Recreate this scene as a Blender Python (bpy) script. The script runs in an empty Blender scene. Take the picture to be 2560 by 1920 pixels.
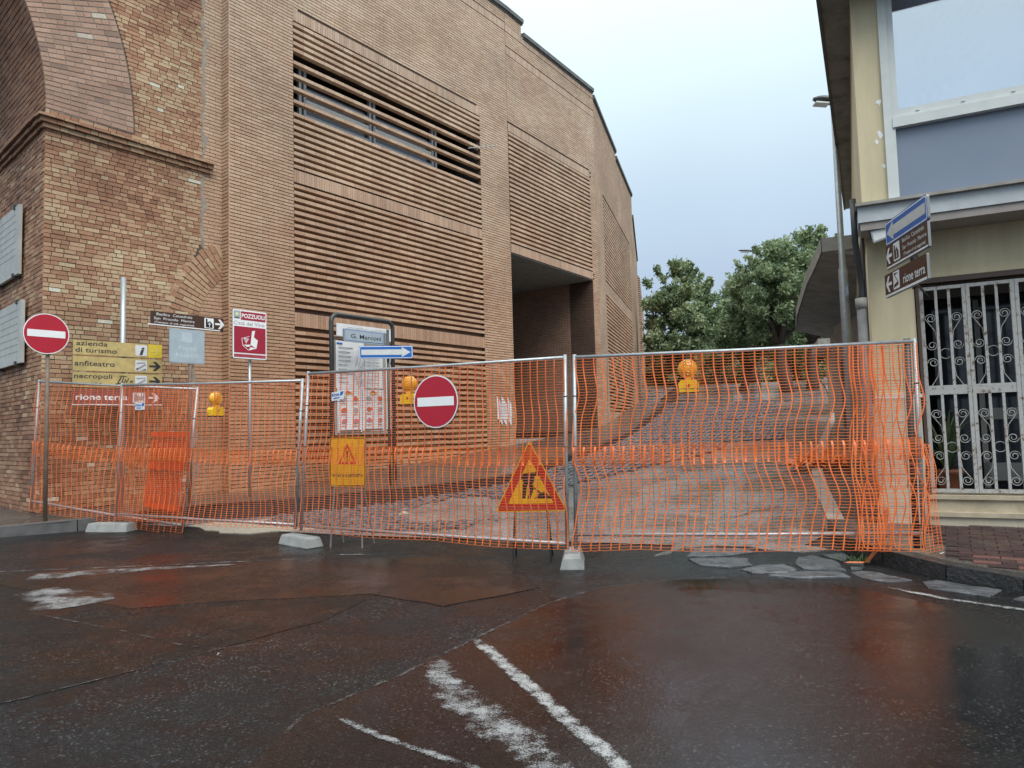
import bpy, math, random
import numpy as np
from mathutils import Vector, Matrix, noise as mnoise

SC = bpy.context.scene
COL = SC.collection
R = math.radians
rnd = random.Random(7)

# ------------------------------------------------------------------ camera
CAMZ, PITCH, ROLL = 1.42, R(3.7), .027
cam = bpy.data.cameras.new('camera'); cam.sensor_width = 36; cam.lens = 36*1740/2560
cam.clip_start = .05; cam.clip_end = 3000
co = bpy.data.objects.new('camera', cam); COL.objects.link(co)
_r0 = Vector((1, 0, 0)); _u0 = Vector((0, -math.sin(PITCH), math.cos(PITCH))); _f = Vector((0, math.cos(PITCH), math.sin(PITCH)))
_cr = math.cos(ROLL)*_r0-math.sin(ROLL)*_u0; _cu = math.sin(ROLL)*_r0+math.cos(ROLL)*_u0
_m = Matrix((_cr, _cu, -_f)).transposed().to_4x4(); _m.translation = (0, 0, CAMZ)
co.matrix_world = _m
SC.camera = co

# ------------------------------------------------------------------ sky, sun, exposure
SUN_EL, SUN_AZ = R(52), R(155)          # azimuth clockwise from +Y
W = bpy.data.worlds.new('World'); SC.world = W; W.use_nodes = True
nt = W.node_tree; nt.nodes.clear()
wo = nt.nodes.new('ShaderNodeOutputWorld'); bg = nt.nodes.new('ShaderNodeBackground')
sky = nt.nodes.new('ShaderNodeTexSky'); sky.sky_type = 'NISHITA'; sky.sun_disc = False
sky.sun_elevation = SUN_EL; sky.sun_rotation = SUN_AZ; sky.dust_density = 5; sky.air_density = 1.5
tc = nt.nodes.new('ShaderNodeTexCoord'); sp = nt.nodes.new('ShaderNodeSeparateXYZ')
cr = nt.nodes.new('ShaderNodeValToRGB')
stops = [(0, (.25, .315, .41)), (.2, (.305, .385, .49)), (.31, (.375, .47, .565)), (.42, (.49, .60, .66)), (.55, (.65, .765, .795)), (.75, (1.15, 1.26, 1.26)), (1, (1.6, 1.70, 1.68))]
e = cr.color_ramp.elements
while len(e) < len(stops): e.new(.5)
for k, (p, c) in zip(e, stops): k.position = p; k.color = (*c, 1)
nz = nt.nodes.new('ShaderNodeTexNoise'); nz.inputs['Scale'].default_value = 1.6; nz.inputs['Detail'].default_value = 5
mr = nt.nodes.new('ShaderNodeMapRange'); mr.inputs[3].default_value = .84; mr.inputs[4].default_value = 1.16
mul = nt.nodes.new('ShaderNodeVectorMath'); mul.operation = 'MULTIPLY'
sc_ = nt.nodes.new('ShaderNodeVectorMath'); sc_.operation = 'SCALE'; sc_.inputs[3].default_value = .1
mx = nt.nodes.new('ShaderNodeMixRGB'); mx.inputs[0].default_value = .1
L = nt.links.new
L(tc.outputs['Generated'], sp.inputs[0]); L(sp.outputs[2], cr.inputs[0]); L(tc.outputs['Generated'], nz.inputs['Vector'])
L(nz.outputs[0], mr.inputs[0]); L(cr.outputs[0], mul.inputs[0]); L(mr.outputs[0], mul.inputs[1])
L(sky.outputs[0], sc_.inputs[0]); L(mul.outputs[0], mx.inputs[1]); L(sc_.outputs[0], mx.inputs[2])
L(mx.outputs[0], bg.inputs[0]); bg.inputs[1].default_value = 1.0; L(bg.outputs[0], wo.inputs[0])
sl = bpy.data.lights.new('sun', 'SUN'); sl.energy = 1.5; sl.angle = R(40); sl.color = (1, .97, .93)
so = bpy.data.objects.new('sun', sl); COL.objects.link(so)
_sd = Vector((math.sin(SUN_AZ)*math.cos(SUN_EL), math.cos(SUN_AZ)*math.cos(SUN_EL), math.sin(SUN_EL)))
so.rotation_euler = _sd.to_track_quat('Z', 'Y').to_euler()
SC.view_settings.view_transform = 'Standard'; SC.view_settings.look = 'None'
SC.view_settings.exposure = .7; SC.view_settings.gamma = 1; SC.view_settings.use_curve_mapping = False
SC.render.engine = 'CYCLES'; SC.cycles.use_denoising = True; SC.cycles.max_bounces = 8; SC.cycles.transparent_max_bounces = 24

# ------------------------------------------------------------------ helpers
def V(*a): return Vector(a)
class Fr:
    """frame: a along, d toward the viewer, z up"""
    def __init__(s, O, ex, n=None, ez=(0, 0, 1)):
        s.O = Vector(O); s.ex = Vector(ex).normalized(); s.ez = Vector(ez)
        s.n = Vector(n) if n is not None else Vector((s.ex.y, -s.ex.x, 0)); s.n.normalize()
    def P(s, a, z, d=0): return s.O+s.ex*a+s.ez*z+s.n*d
def dirA(deg): a = R(deg); return Vector((math.sin(a), math.cos(a), 0))

class MB:
    def __init__(s): s.v = []; s.f = []; s.t = []; s.m = []; s.uv = None
    def face(s, pts, tint=.5, mi=0):
        b = len(s.v); s.v.extend([tuple(p) for p in pts]); s.f.append(tuple(range(b, b+len(pts)))); s.t.append(tint); s.m.append(mi)
    def box(s, fr, a0, a1, z0, z1, d0, d1, tint=.5, mi=0, j=0, back=True):
        b = len(s.v)
        for d in (d1, d0):
            for a, z in ((a0, z0), (a1, z0), (a1, z1), (a0, z1)):
                if j and d == d1: a += rnd.uniform(-j, j); z += rnd.uniform(-j, j)
                s.v.append(tuple(fr.P(a, z, d)))
        fs = [(0, 1, 2, 3), (1, 5, 6, 2), (3, 2, 6, 7), (0, 3, 7, 4), (0, 4, 5, 1)]
        if back: fs.append((4, 7, 6, 5))
        for q in fs: s.f.append(tuple(b+i for i in q)); s.t.append(tint); s.m.append(mi)
    def prism(s, fr, pts, d0, d1, tint=.5, mi=0):
        b = len(s.v); n = len(pts)
        for d in (d1, d0):
            for a, z in pts: s.v.append(tuple(fr.P(a, z, d)))
        area = sum(pts[i][0]*pts[(i+1) % n][1]-pts[(i+1) % n][0]*pts[i][1] for i in range(n))
        fs = [tuple(range(n)), tuple(range(2*n-1, n-1, -1))]+[(i, i+n, (i+1) % n+n, (i+1) % n) for i in range(n)]
        if area < 0: fs = [tuple(reversed(q)) for q in fs]
        for q in fs: s.f.append(tuple(b+i for i in q)); s.t.append(tint); s.m.append(mi)
    def tube(s, pts, r, n=6, tint=.5, mi=0, caps=True):
        pts = [Vector(p) for p in pts]; rs = r if isinstance(r, (list, tuple)) else [r]*len(pts)
        b = len(s.v); up = None
        for i, p in enumerate(pts):
            t = (pts[min(i+1, len(pts)-1)]-pts[max(i-1, 0)])
            t = t.normalized() if t.length > 1e-9 else Vector((0, 0, 1))
            if up is None: up = Vector((0, 0, 1)) if abs(t.z) < .9 else Vector((1, 0, 0))
            x = t.cross(up); x.normalize(); y = x.cross(t); up = y
            for k in range(n):
                a = 2*math.pi*k/n; s.v.append(tuple(p+(x*math.cos(a)+y*math.sin(a))*rs[i]))
        for i in range(len(pts)-1):
            for k in range(n):
                s.f.append((b+i*n+k, b+i*n+(k+1) % n, b+(i+1)*n+(k+1) % n, b+(i+1)*n+k)); s.t.append(tint); s.m.append(mi)
        if caps:
            s.f.append(tuple(b+k for k in reversed(range(n)))); s.t.append(tint); s.m.append(mi)
            e_ = b+(len(pts)-1)*n; s.f.append(tuple(e_+k for k in range(n))); s.t.append(tint); s.m.append(mi)
    def lathe(s, O, axis, prof, n=20, tint=.5, mi=0):
        ax = Vector(axis).normalized(); x = ax.orthogonal().normalized(); y = ax.cross(x); O = Vector(O); b = len(s.v)
        for r, h in prof:
            for k in range(n):
                a = 2*math.pi*k/n; s.v.append(tuple(O+ax*h+(x*math.cos(a)+y*math.sin(a))*r))
        for i in range(len(prof)-1):
            for k in range(n):
                s.f.append((b+i*n+k, b+i*n+(k+1) % n, b+(i+1)*n+(k+1) % n, b+(i+1)*n+k)); s.t.append(tint); s.m.append(mi)
    def build(s, name, mats, parent=None, smooth=False, label=None, cat=None, group=None, kind=None):
        me = bpy.data.meshes.new(name); me.from_pydata(s.v, [], s.f)
        at = me.attributes.new('tint', 'FLOAT', 'FACE'); at.data.foreach_set('value', np.array(s.t, dtype=np.float32))
        mats = mats if isinstance(mats, (list, tuple)) else [mats]
        for m in mats: me.materials.append(m)
        if any(s.m): me.polygons.foreach_set('material_index', np.array(s.m, dtype=np.int32))
        if smooth: me.polygons.foreach_set('use_smooth', np.ones(len(s.f), dtype=bool))
        me.update()
        return link(name, me, parent, label, cat, group, kind)

def link(name, data, parent=None, label=None, cat=None, group=None, kind=None):
    o = bpy.data.objects.new(name, data); COL.objects.link(o); o.parent = parent
    for k, v in (('label', label), ('category', cat), ('group', group), ('kind', kind)):
        if v: o[k] = v
    return o
def thing(name, label, cat, group=None):
    return link(name, None, None, label, cat, group)

def flat(name, parent, fr, pts, d, mat, th=.0012):
    b = MB(); b.prism(fr, pts, d, d+th); return b.build(name, mat, parent)
def rrect(x0, x1, z0, z1, r, n=4):
    out = []
    for cx, cz, a0 in ((x1-r, z1-r, 0), (x0+r, z1-r, 90), (x0+r, z0+r, 180), (x1-r, z0+r, 270)):
        for k in range(n+1):
            a = R(a0+90*k/n); out.append((cx+r*math.cos(a), cz+r*math.sin(a)))
    return out
def circ(cx, cz, r, n=40): return [(cx+r*math.cos(2*math.pi*k/n), cz+r*math.sin(2*math.pi*k/n)) for k in range(n)]

_txt = {}
def text(parent, s, fr, x, z, h, mat, w=None, d=.003, bold=0., name='lettering', shear=0., align='L', rot=0.):
    """lettering: left end of baseline at (x,z), capital height h, fitted to width w"""
    key = (s, bold)
    if key not in _txt:
        c = bpy.data.curves.new('t', 'FONT'); c.body = s; c.size = 1; c.offset = bold; c.resolution_u = 3; c.fill_mode = 'FRONT'
        o = bpy.data.objects.new('t', c); COL.objects.link(o); bpy.context.view_layer.update()
        me = bpy.data.meshes.new_from_object(o.evaluated_get(bpy.context.evaluated_depsgraph_get()))
        bpy.data.objects.remove(o)
        _txt[key] = ([tuple(v.co) for v in me.vertices], [tuple(p.vertices) for p in me.polygons])
    vs, fs = _txt[key]
    x0 = min(v[0] for v in vs); x1 = max(v[0] for v in vs)
    k = h/.73; kx = (w/(x1-x0)) if w else k
    b = MB(); off = -x0*kx
    if align == 'C': off -= (x1-x0)*kx/2
    ca, sa = math.cos(rot), math.sin(rot)
    for v in vs:
        a_, z_ = off+v[0]*kx+shear*v[1]*k, v[1]*k
        b.v.append(tuple(fr.P(x+a_*ca-z_*sa, z+a_*sa+z_*ca, d)))
    b.f = list(fs); b.t = [.5]*len(fs); b.m = [0]*len(fs)
    return b.build(name, mat, parent)

# ------------------------------------------------------------------ materials
class NT:
    def __init__(s, name, **kw):
        s.m = bpy.data.materials.new(name); s.m.use_nodes = True; s.t = s.m.node_tree
        s.b = s.t.nodes['Principled BSDF']; s.out = s.t.nodes['Material Output']
        for k, v in kw.items(): s.set(k, v)
    def set(s, k, v):
        i = s.b.inputs[{'col': 'Base Color', 'rough': 'Roughness', 'metal': 'Metallic', 'spec': 'Specular IOR Level', 'normal': 'Normal', 'coat': 'Coat Weight', 'coatr': 'Coat Roughness', 'trans': 'Transmission Weight', 'ior': 'IOR', 'alpha': 'Alpha'}[k]]
        if hasattr(v, 'is_linked'): s.t.links.new(v, i)
        elif isinstance(v, tuple) and len(v) == 3: i.default_value = (*v, 1)
        else: i.default_value = v
    def n(s, ty, ins=None, **props):
        nd = s.t.nodes.new('ShaderNode'+ty)
        for k, v in props.items(): setattr(nd, k, v)
        for k, v in (ins or {}).items():
            if hasattr(v, 'is_linked'): s.t.links.new(v, nd.inputs[k])
            elif isinstance(v, tuple) and len(v) == 3 and nd.inputs[k].type == 'RGBA': nd.inputs[k].default_value = (*v, 1)
            else: nd.inputs[k].default_value = v
        return nd
    def pos(s): return s.n('NewGeometry').outputs['Position']
    def noise(s, scale, detail=4, rough=.55, vec=None, stretch=None):
        v = vec or s.pos()
        if stretch: v = s.n('Mapping', {'Vector': v, 'Scale': stretch}).outputs[0]
        return s.n('TexNoise', {'Vector': v, 'Scale': scale, 'Detail': detail, 'Roughness': rough}).outputs[0]
    def ramp(s, fac, stops, interp='LINEAR'):
        nd = s.n('ValToRGB', {'Fac': fac}); el = nd.color_ramp.elements; nd.color_ramp.interpolation = interp
        while len(el) < len(stops): el.new(.5)
        for k, (p, c) in zip(el, stops): k.position = p; k.color = (*c, 1) if isinstance(c, tuple) else (c, c, c, 1)
        return nd.outputs[0]
    def mix(s, a, b, f, mode='MIX'):
        nd = s.n('MixRGB', blend_type=mode)
        for i, v in ((0, f), (1, a), (2, b)):
            if hasattr(v, 'is_linked'): s.t.links.new(v, nd.inputs[i])
            elif isinstance(v, tuple): nd.inputs[i].default_value = (*v, 1)
            else: nd.inputs[i].default_value = v if i == 0 else (v, v, v, 1)
        return nd.outputs[0]
    def math(s, op, a, b=0.):
        nd = s.n('Math', operation=op)
        for i, v in ((0, a), (1, b)):
            if hasattr(v, 'is_linked'): s.t.links.new(v, nd.inputs[i])
            else: nd.inputs[i].default_value = v
        return nd.outputs[0]
    def bump(s, h, strength=.3, dist=.01, prev=None):
        ins = {'Height': h, 'Strength': strength, 'Distance': dist}
        if prev is not None: ins['Normal'] = prev
        return s.n('Bump', ins).outputs[0]
    def tint(s): return s.n('Attribute', attribute_name='tint').outputs['Fac']

def simple(name, col, rough=.5, metal=0., spec=.5, vary=.12, bump=0., scale=6., coat=0.):
    q = NT(name, rough=rough, metal=metal, spec=spec, coat=coat)
    nn = q.noise(scale, 5); f = q.ramp(nn, [(.25, 1-vary), (.75, 1+vary*.6)])
    q.set('col', q.mix(col, f, 1., 'MULTIPLY'))
    q.set('rough', q.math('ADD', q.math('MULTIPLY', q.noise(scale*3, 3), .25), rough-.12))
    if bump: q.set('normal', q.bump(q.noise(scale*12, 4), bump, .004))
    return q.m

def brick_mat(name, stops, grime=.35, wash=None, zfade=None):
    q = NT(name, rough=.82, spec=.35)
    c = q.ramp(q.tint(), stops)
    n1 = q.noise(38, 5, .65); c = q.mix(c, q.ramp(n1, [(.25, .72), (.75, 1.2)]), 1., 'MULTIPLY')
    n2 = q.noise(.55, 5, .6); c = q.mix(c, q.ramp(n2, [(.3, 1-grime), (.65, 1.08)]), 1., 'MULTIPLY')
    if wash:
        n3 = q.noise(.9, 6, .7, stretch=(1, 1, .35)); c = q.mix(c, wash, q.ramp(n3, [(.56, 0.), (.78, .4)]))
    if zfade:      # run-off soiling and weaker skylight toward the pavement, both painted into the colour
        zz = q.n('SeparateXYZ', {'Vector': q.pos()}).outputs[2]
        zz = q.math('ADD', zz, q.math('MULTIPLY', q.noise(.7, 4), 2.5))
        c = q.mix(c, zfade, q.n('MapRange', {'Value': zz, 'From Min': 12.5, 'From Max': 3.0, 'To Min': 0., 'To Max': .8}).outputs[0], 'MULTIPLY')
    q.set('col', c); q.set('normal', q.bump(q.noise(120, 5, .7), .35, .004))
    q.set('rough', q.ramp(q.noise(3, 3), [(.3, .62), (.7, .9)]))
    return q.m

OLD = brick_mat('old brick', [(0, (.15, .078, .05)), (.2, (.27, .135, .082)), (.45, (.37, .20, .122)), (.65, (.45, .29, .18)), (.82, (.50, .37, .235)), (.95, (.55, .44, .30)), (1, (.62, .58, .48))], .3)
RINGM = brick_mat('arch brick', [(0, (.24, .165, .13)), (.3, (.36, .225, .165)), (.7, (.44, .285, .21)), (.95, (.49, .34, .25)), (1, (.55, .49, .40))], .25)
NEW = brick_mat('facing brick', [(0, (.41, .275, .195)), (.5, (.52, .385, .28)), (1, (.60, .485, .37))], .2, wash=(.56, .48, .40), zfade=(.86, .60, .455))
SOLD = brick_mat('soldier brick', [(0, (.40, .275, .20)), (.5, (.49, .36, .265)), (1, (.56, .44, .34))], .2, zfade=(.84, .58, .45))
MORT_OLD = simple('old mortar', (.155, .12, .09), .95, vary=.4, bump=.6, scale=4)
MORT_PALE = simple('pale mortar', (.34, .31, .275), .95, vary=.3, bump=.8, scale=5)
MORT_NEW = simple('dark mortar', (.105, .07, .052), .95, vary=.3, scale=4)

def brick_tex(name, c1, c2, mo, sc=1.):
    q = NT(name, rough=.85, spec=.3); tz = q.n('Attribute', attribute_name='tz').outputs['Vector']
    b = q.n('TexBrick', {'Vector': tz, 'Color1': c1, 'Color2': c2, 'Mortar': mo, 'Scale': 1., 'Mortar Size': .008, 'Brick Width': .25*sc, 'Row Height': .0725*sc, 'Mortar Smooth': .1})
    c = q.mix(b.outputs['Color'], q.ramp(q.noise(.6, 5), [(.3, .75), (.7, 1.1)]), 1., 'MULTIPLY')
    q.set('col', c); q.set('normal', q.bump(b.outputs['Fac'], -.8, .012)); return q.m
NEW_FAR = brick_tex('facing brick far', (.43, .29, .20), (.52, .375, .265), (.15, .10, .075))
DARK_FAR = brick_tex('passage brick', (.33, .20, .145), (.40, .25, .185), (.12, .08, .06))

CONC = simple('weathered concrete', (.30, .285, .26), .9, vary=.3, bump=.5, scale=5)
COPING = simple('coping stone', (.13, .135, .135), .8, vary=.35, bump=.4, scale=4)
GALV = simple('galvanised steel', (.36, .385, .40), .42, metal=.55, vary=.2, scale=14)
DKMETAL = simple('dark grey metal', (.055, .058, .062), .4, metal=.3, vary=.2)
RUSTPOLE = simple('brown painted pole', (.16, .115, .085), .6, vary=.35, scale=9)
WHITE = simple('white paint', (.78, .79, .80), .4, vary=.05)
WFRAME = simple('white window frame', (.60, .63, .62), .38, vary=.08)
GATEP = None
BLACK = simple('black paint', (.018, .018, .02), .45)
REDS = simple('sign red', (.42, .012, .03), .38, vary=.08)
BORD = simple('sign burgundy', (.33, .018, .045), .38, vary=.08)
BLUE = simple('sign blue', (.012, .115, .42), .36, vary=.08)
BROWN = simple('sign brown', (.06, .028, .018), .38, vary=.12)
REDBR = simple('faded brown', (.22, .06, .055), .5, vary=.2)
OCHRE = simple('faded yellow board', (.50, .385, .155), .5, vary=.28, scale=9)
YELL = simple('bright yellow film', (.72, .55, .05), .45, vary=.1)
AMBER = simple('amber sign film', (.80, .42, .012), .42, vary=.08)
WORKRED = simple('works sign red', (.50, .02, .015), .42, vary=.1)
PALEBLUE = simple('faded grey blue board', (.33, .40, .45), .45, vary=.15, scale=8)
PALER = simple('pale lettering', (.50, .56, .60), .5)
STREETS = simple('street name enamel', (.34, .40, .46), .35, vary=.08)
INK = simple('dark ink', (.03, .03, .035), .6)
GREYINK = simple('grey ink', (.30, .30, .32), .7)
PAPER = simple('wet paper', (.66, .67, .69), .75, vary=.12)
PINKINK = simple('pink print', (.55, .16, .20), .7)
REDINK = simple('red print', (.55, .10, .05), .7)
BACKP = simple('sign back', (.22, .23, .24), .5, metal=.4)
q = NT('yellow plaster', rough=.88)
_p = q.mix((.60, .52, .345), q.ramp(q.noise(2.5, 6, .65, stretch=(1, 1, .18)), [(.3, .78), (.6, 1.04)]), 1., 'MULTIPLY')
_p = q.mix(_p, (.40, .36, .27), q.ramp(q.noise(1.1, 6, .7), [(.58, 0.), (.75, .55)]))
q.set('col', _p); q.set('normal', q.bump(q.noise(60, 5), .3, .004)); PLAST = q.m
SOFF = None
BASALT = NT('wet basalt', rough=.3, spec=.6)
_c = BASALT.noise(6, 6, .65); BASALT.set('col', BASALT.ramp(_c, [(.3, (.035, .038, .043)), (.7, (.14, .148, .162))]))
BASALT.set('rough', BASALT.ramp(BASALT.noise(9, 4), [(.35, .08), (.7, .3)])); BASALT.set('normal', BASALT.bump(BASALT.noise(15, 6, .62), .9, .03)); BASALT = BASALT.m
KERB = NT('dark kerb stone', rough=.4)
KERB.set('col', KERB.ramp(KERB.noise(9, 6, .65), [(.3, (.012, .012, .013)), (.75, (.042, .04, .04))])); KERB.set('rough', KERB.ramp(KERB.noise(12, 4), [(.35, .25), (.7, .6)])); KERB.set('normal', KERB.bump(KERB.noise(30, 5), .7, .02)); KERB = KERB.m
PAVER = NT('red paver', rough=.35)
_c = PAVER.ramp(PAVER.tint(), [(0, (.030, .015, .017)), (.75, (.052, .024, .025)), (.8, (.10, .04, .036)), (1, (.135, .056, .05))])
PAVER.set('col', PAVER.mix(_c, PAVER.ramp(PAVER.noise(25, 5), [(.3, .7), (.7, 1.2)]), 1., 'MULTIPLY')); PAVER.set('rough', PAVER.ramp(PAVER.noise(4, 4), [(.35, .22), (.65, .55)])); PAVER.set('normal', PAVER.bump(PAVER.noise(60, 4), .3, .005)); PAVER = PAVER.m

def asphalt(name, base, brown, agg=1., wet=(.07, .30), gran=(260, .035), spec=.5, dry=.17):
    q = NT(name, spec=spec)
    big = q.noise(.45, 5, .6); fine = q.noise(gran[0], 2, .5); mid = q.noise(3.2, 6, .65)
    c = q.mix(base, brown, q.ramp(big, [(.42, 0.), (.62, 1.)]))
    c = q.mix(c, q.ramp(mid, [(.3, .7), (.7, 1.25)]), 1., 'MULTIPLY')
    vor = q.n('TexVoronoi', {'Vector': q.pos(), 'Scale': 95.})
    cell = q.n('SeparateXYZ', {'Vector': vor.outputs['Color']}).outputs[0]
    c = q.mix(c, q.ramp(cell, [(0., .6), (1., 1.2)]), 1., 'MULTIPLY')
    c = q.mix(c, q.ramp(cell, [(0., .45), (.6, .95), (.86, 1.3), (.94, 1+2.*agg), (1., 1+6.*agg)]), q.ramp(q.noise(1.4, 5, .65), [(.38, .08), (.62, 1.)]), 'MULTIPLY')
    q.set('col', c)
    w = q.math('ADD', q.noise(.95, 6, .62), q.math('MULTIPLY', q.noise(7, 5, .6), .28))
    wm = q.ramp(w, [(.56, 1.), (.72, 0.)])        # 1 = film of water lying on it
    q.set('rough', q.n('MapRange', {'Value': wm, 'To Min': wet[1], 'To Max': wet[0]}).outputs[0])
    h = q.math('ADD', q.math('MULTIPLY', vor.outputs['Distance'], .8), fine)
    st = q.n('MapRange', {'Value': wm, 'To Min': dry, 'To Max': gran[1]}).outputs[0]
    bp = q.n('Bump', {'Height': h, 'Strength': st, 'Distance': .006})
    q.set('normal', q.bump(mid, .05, .02, bp.outputs[0])); return q.m
ASPH = asphalt('wet asphalt', (.0085, .0093, .0105), (.0105, .0098, .0098), 1.2, (.20, .48), (260, .22), .24, .5)
ASPH2 = asphalt('wet asphalt brown', (.008, .0076, .0076), (.0105, .0092, .0088), .7, (.09, .30), (260, .08), .26, .24)
ASPH5 = asphalt('flooded asphalt', (.007, .0074, .0082), (.009, .0086, .0088), .9, (.06, .20), (260, .07), .36, .2)
ASPH4 = asphalt('damp asphalt brown', (.0098, .0088, .0084), (.0125, .0105, .0097), .8, (.24, .48), (260, .16), .18, .35)
ASPH3 = asphalt('wet asphalt coarse', (.034, .038, .042), (.045, .048, .05), 1.6, (.2, .5), (180, .4))
STREET = asphalt('wet lane surface', (.22, .22, .222), (.15, .142, .137), .12, (.05, .24))
CONCP = asphalt('wet concrete patch', (.21, .21, .208), (.24, .23, .215), .1, (.07, .28))
SIDEW = asphalt('wet pavement', (.055, .054, .054), (.095, .08, .065), .25, (.10, .40))
GRAVP = simple('washed gravel', (.34, .30, .24), .8, vary=.35, bump=1., scale=14)

def paint(name, thr, col=(.62, .63, .63), sc=9.):
    q = NT(name, rough=.4)
    q.set('col', q.mix(col, (.25, .25, .25), q.ramp(q.noise(40, 4), [(.45, 0.), (.75, .7)])))
    ed = q.n('Attribute', attribute_name='edge').outputs['Fac']
    nn = q.math('ADD', q.math('MULTIPLY', q.noise(sc, 6, .7), .75), q.math('MULTIPLY', q.noise(120, 3, .6), .45))
    nn = q.math('ADD', nn, q.math('MULTIPLY', ed, .6))
    a = q.ramp(nn, [(thr-.06, 1.), (thr+.10, 0.)])
    q.set('alpha', a); q.set('normal', q.bump(q.noise(200, 3), .3, .004)); return q.m
PAINT = paint('road paint worn', .615, (.31, .32, .325))
WEDGE = paint('faded wedge paint', .585, (.20, .205, .21), 5.)
SEAM = paint('seam glare', .52, (.07, .075, .08), 7.)  # asphalt seam, with the glare along it painted in as a paler grey
SMEAR = paint('road paint smear', .57, (.24, .25, .26), 7.)

ORANGE = NT('orange plastic net', rough=.38, spec=.5)
ORANGE.set('col', ORANGE.ramp(ORANGE.noise(5, 3), [(.3, (.66, .13, .03)), (.7, (.76, .19, .05))])); ORANGE = ORANGE.m
ORANGE_D = NT('dark orange folded net', rough=.4, col=(.62, .07, .012)).m
FILM = NT('orange film', rough=.4, col=(.9, .25, .03), alpha=.12).m
WIRE = simple('thin wire', (.12, .12, .125), .5, metal=.5)
LENS = NT('amber lens', rough=.22, spec=.6, coat=.4)
LENS.set('col', (.85, .40, .02)); LENS.b.inputs['Subsurface Weight'].default_value = .25; LENS.b.inputs['Subsurface Radius'].default_value = (.05, .02, .004); LENS = LENS.m
BODYY = simple('yellow plastic', (.82, .52, .012), .4, vary=.08)
LEAF = NT('leaf', rough=.5, spec=.35)
_lc = LEAF.ramp(LEAF.tint(), [(0, (.09, .14, .075)), (.5, (.235, .315, .165)), (.85, (.36, .43, .25)), (1, (.46, .53, .34))])
LEAF.set('col', _lc); _tr = LEAF.n('BsdfTranslucent', {'Color': _lc}); _mx = LEAF.n('MixShader', {0: .35})
LEAF.t.links.new(LEAF.b.outputs[0], _mx.inputs[1]); LEAF.t.links.new(_tr.outputs[0], _mx.inputs[2]); LEAF.t.links.new(_mx.outputs[0], LEAF.out.inputs[0]); LEAF = LEAF.m
BARK = simple('bark', (.075, .06, .05), .9, vary=.4, bump=1., scale=10)
MARBLE = simple('grey marble', (.43, .44, .42), .5, vary=.2, scale=4)
GLASS_SKY = NT('window glass')
_g = GLASS_SKY.n('BsdfGlossy', {'Color': (.95, .97, 1.), 'Roughness': .02}); _t = GLASS_SKY.n('BsdfTransparent', {'Color': (.93, .96, 1.)}); _x = GLASS_SKY.n('MixShader', {0: .42})
GLASS_SKY.t.links.new(_t.outputs[0], _x.inputs[1]); GLASS_SKY.t.links.new(_g.outputs[0], _x.inputs[2]); GLASS_SKY.t.links.new(_x.outputs[0], GLASS_SKY.out.inputs[0]); GLASS_SKY = GLASS_SKY.m
FROST = NT('frosted panel', rough=.28, spec=.5)
FROST.set('col', FROST.ramp(FROST.noise(1.2, 3), [(.3, (.185, .225, .30)), (.7, (.21, .25, .325))])); FROST = FROST.m
DARKGLASS = NT('dark glass', rough=.08, spec=.6, col=(.02, .025, .035)).m
ALU = simple('aluminium', (.42, .45, .49), .35, metal=.5, vary=.12)
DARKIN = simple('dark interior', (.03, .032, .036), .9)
FASCIA = simple('fascia metal', (.48, .51, .53), .45, vary=.15)
q = NT('rusted gate paint', rough=.5)
_r = q.math('ADD', q.math('MULTIPLY', q.noise(22, 5, .65), .7), q.math('MULTIPLY', q.noise(4, 3), .3))
q.set('col', q.ramp(_r, [(.40, (.40, .41, .40)), (.55, (.37, .36, .345)), (.61, (.16, .11, .07)), (.72, (.07, .045, .03))])); GATEP = q.m
q = NT('crumbling soffit', rough=.92)
_r = q.noise(2.2, 6, .7, stretch=(1, 1, 1))
q.set('col', q.ramp(_r, [(.3, (.07, .065, .06)), (.45, (.19, .18, .165)), (.7, (.27, .255, .235))])); q.set('normal', q.bump(_r, .5, .05)); SOFF = q.m
TERRA = simple('terracotta', (.30, .11, .07), .7)
CREAM = simple('cream render', (.50, .45, .35), .9, vary=.15)
GREYREN = simple('stained grey render', (.36, .34, .31), .9, vary=.35, bump=.3, scale=3)
SAND = simple('sandstone step', (.42, .36, .26), .75, vary=.3, scale=7)
GRASSM = simple('weed green', (.06, .12, .03), .7)

# ------------------------------------------------------------------ terrain
def H(x, y):
    s = .37*x+.93*y
    return float(np.interp(s, [-1e3, 8, 10.5, 12, 17, 26, 36, 52, 70, 1e4], [0, 0, .08, .2, .65, 1.4, 2.5, 4.2, 4.7, 4.7]))+.02*min(6, max(0, -x-2))

D1 = dirA(38); O0 = V(-7.607, 11.2, 0); F0 = Fr(O0, D1)                     # old gateway front
F1 = Fr(O0+F0.n*.25, D1)                                                    # new building, first stretch
T1 = 12.16; D1b = dirA(35); F1b = Fr(F1.P(T1, 0), D1b); L1b = 5.6           # second stretch
D2 = dirA(17); F2 = Fr(F1b.P(L1b, 0), D2); L2 = 11.0                        # third stretch
D3 = dirA(11.5); F3 = Fr(F2.P(L2, 0), D3)
DL = dirA(-48.4); FL = Fr(O0, DL, Vector((-DL.y, DL.x, 0)))                 # passage side of the gateway
FL.n = Vector((-math.cos(R(-48.4)), math.sin(R(-48.4)), 0))

def tz_of(x, y): return (V(x, y, 0)-F1.O).dot(D1)
def ZS(x, y):
    t = tz_of(x, y)
    z = float(np.interp(t, [-6, -3, -.8, 0, 2, 5, 11, 13, 17.4, 25, 40], [.2, .20, .215, .25, .33, .39, .62, .8, 1.4, 2.3, 3.6]))
    return max(z, H(x, y)+.13)

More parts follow.
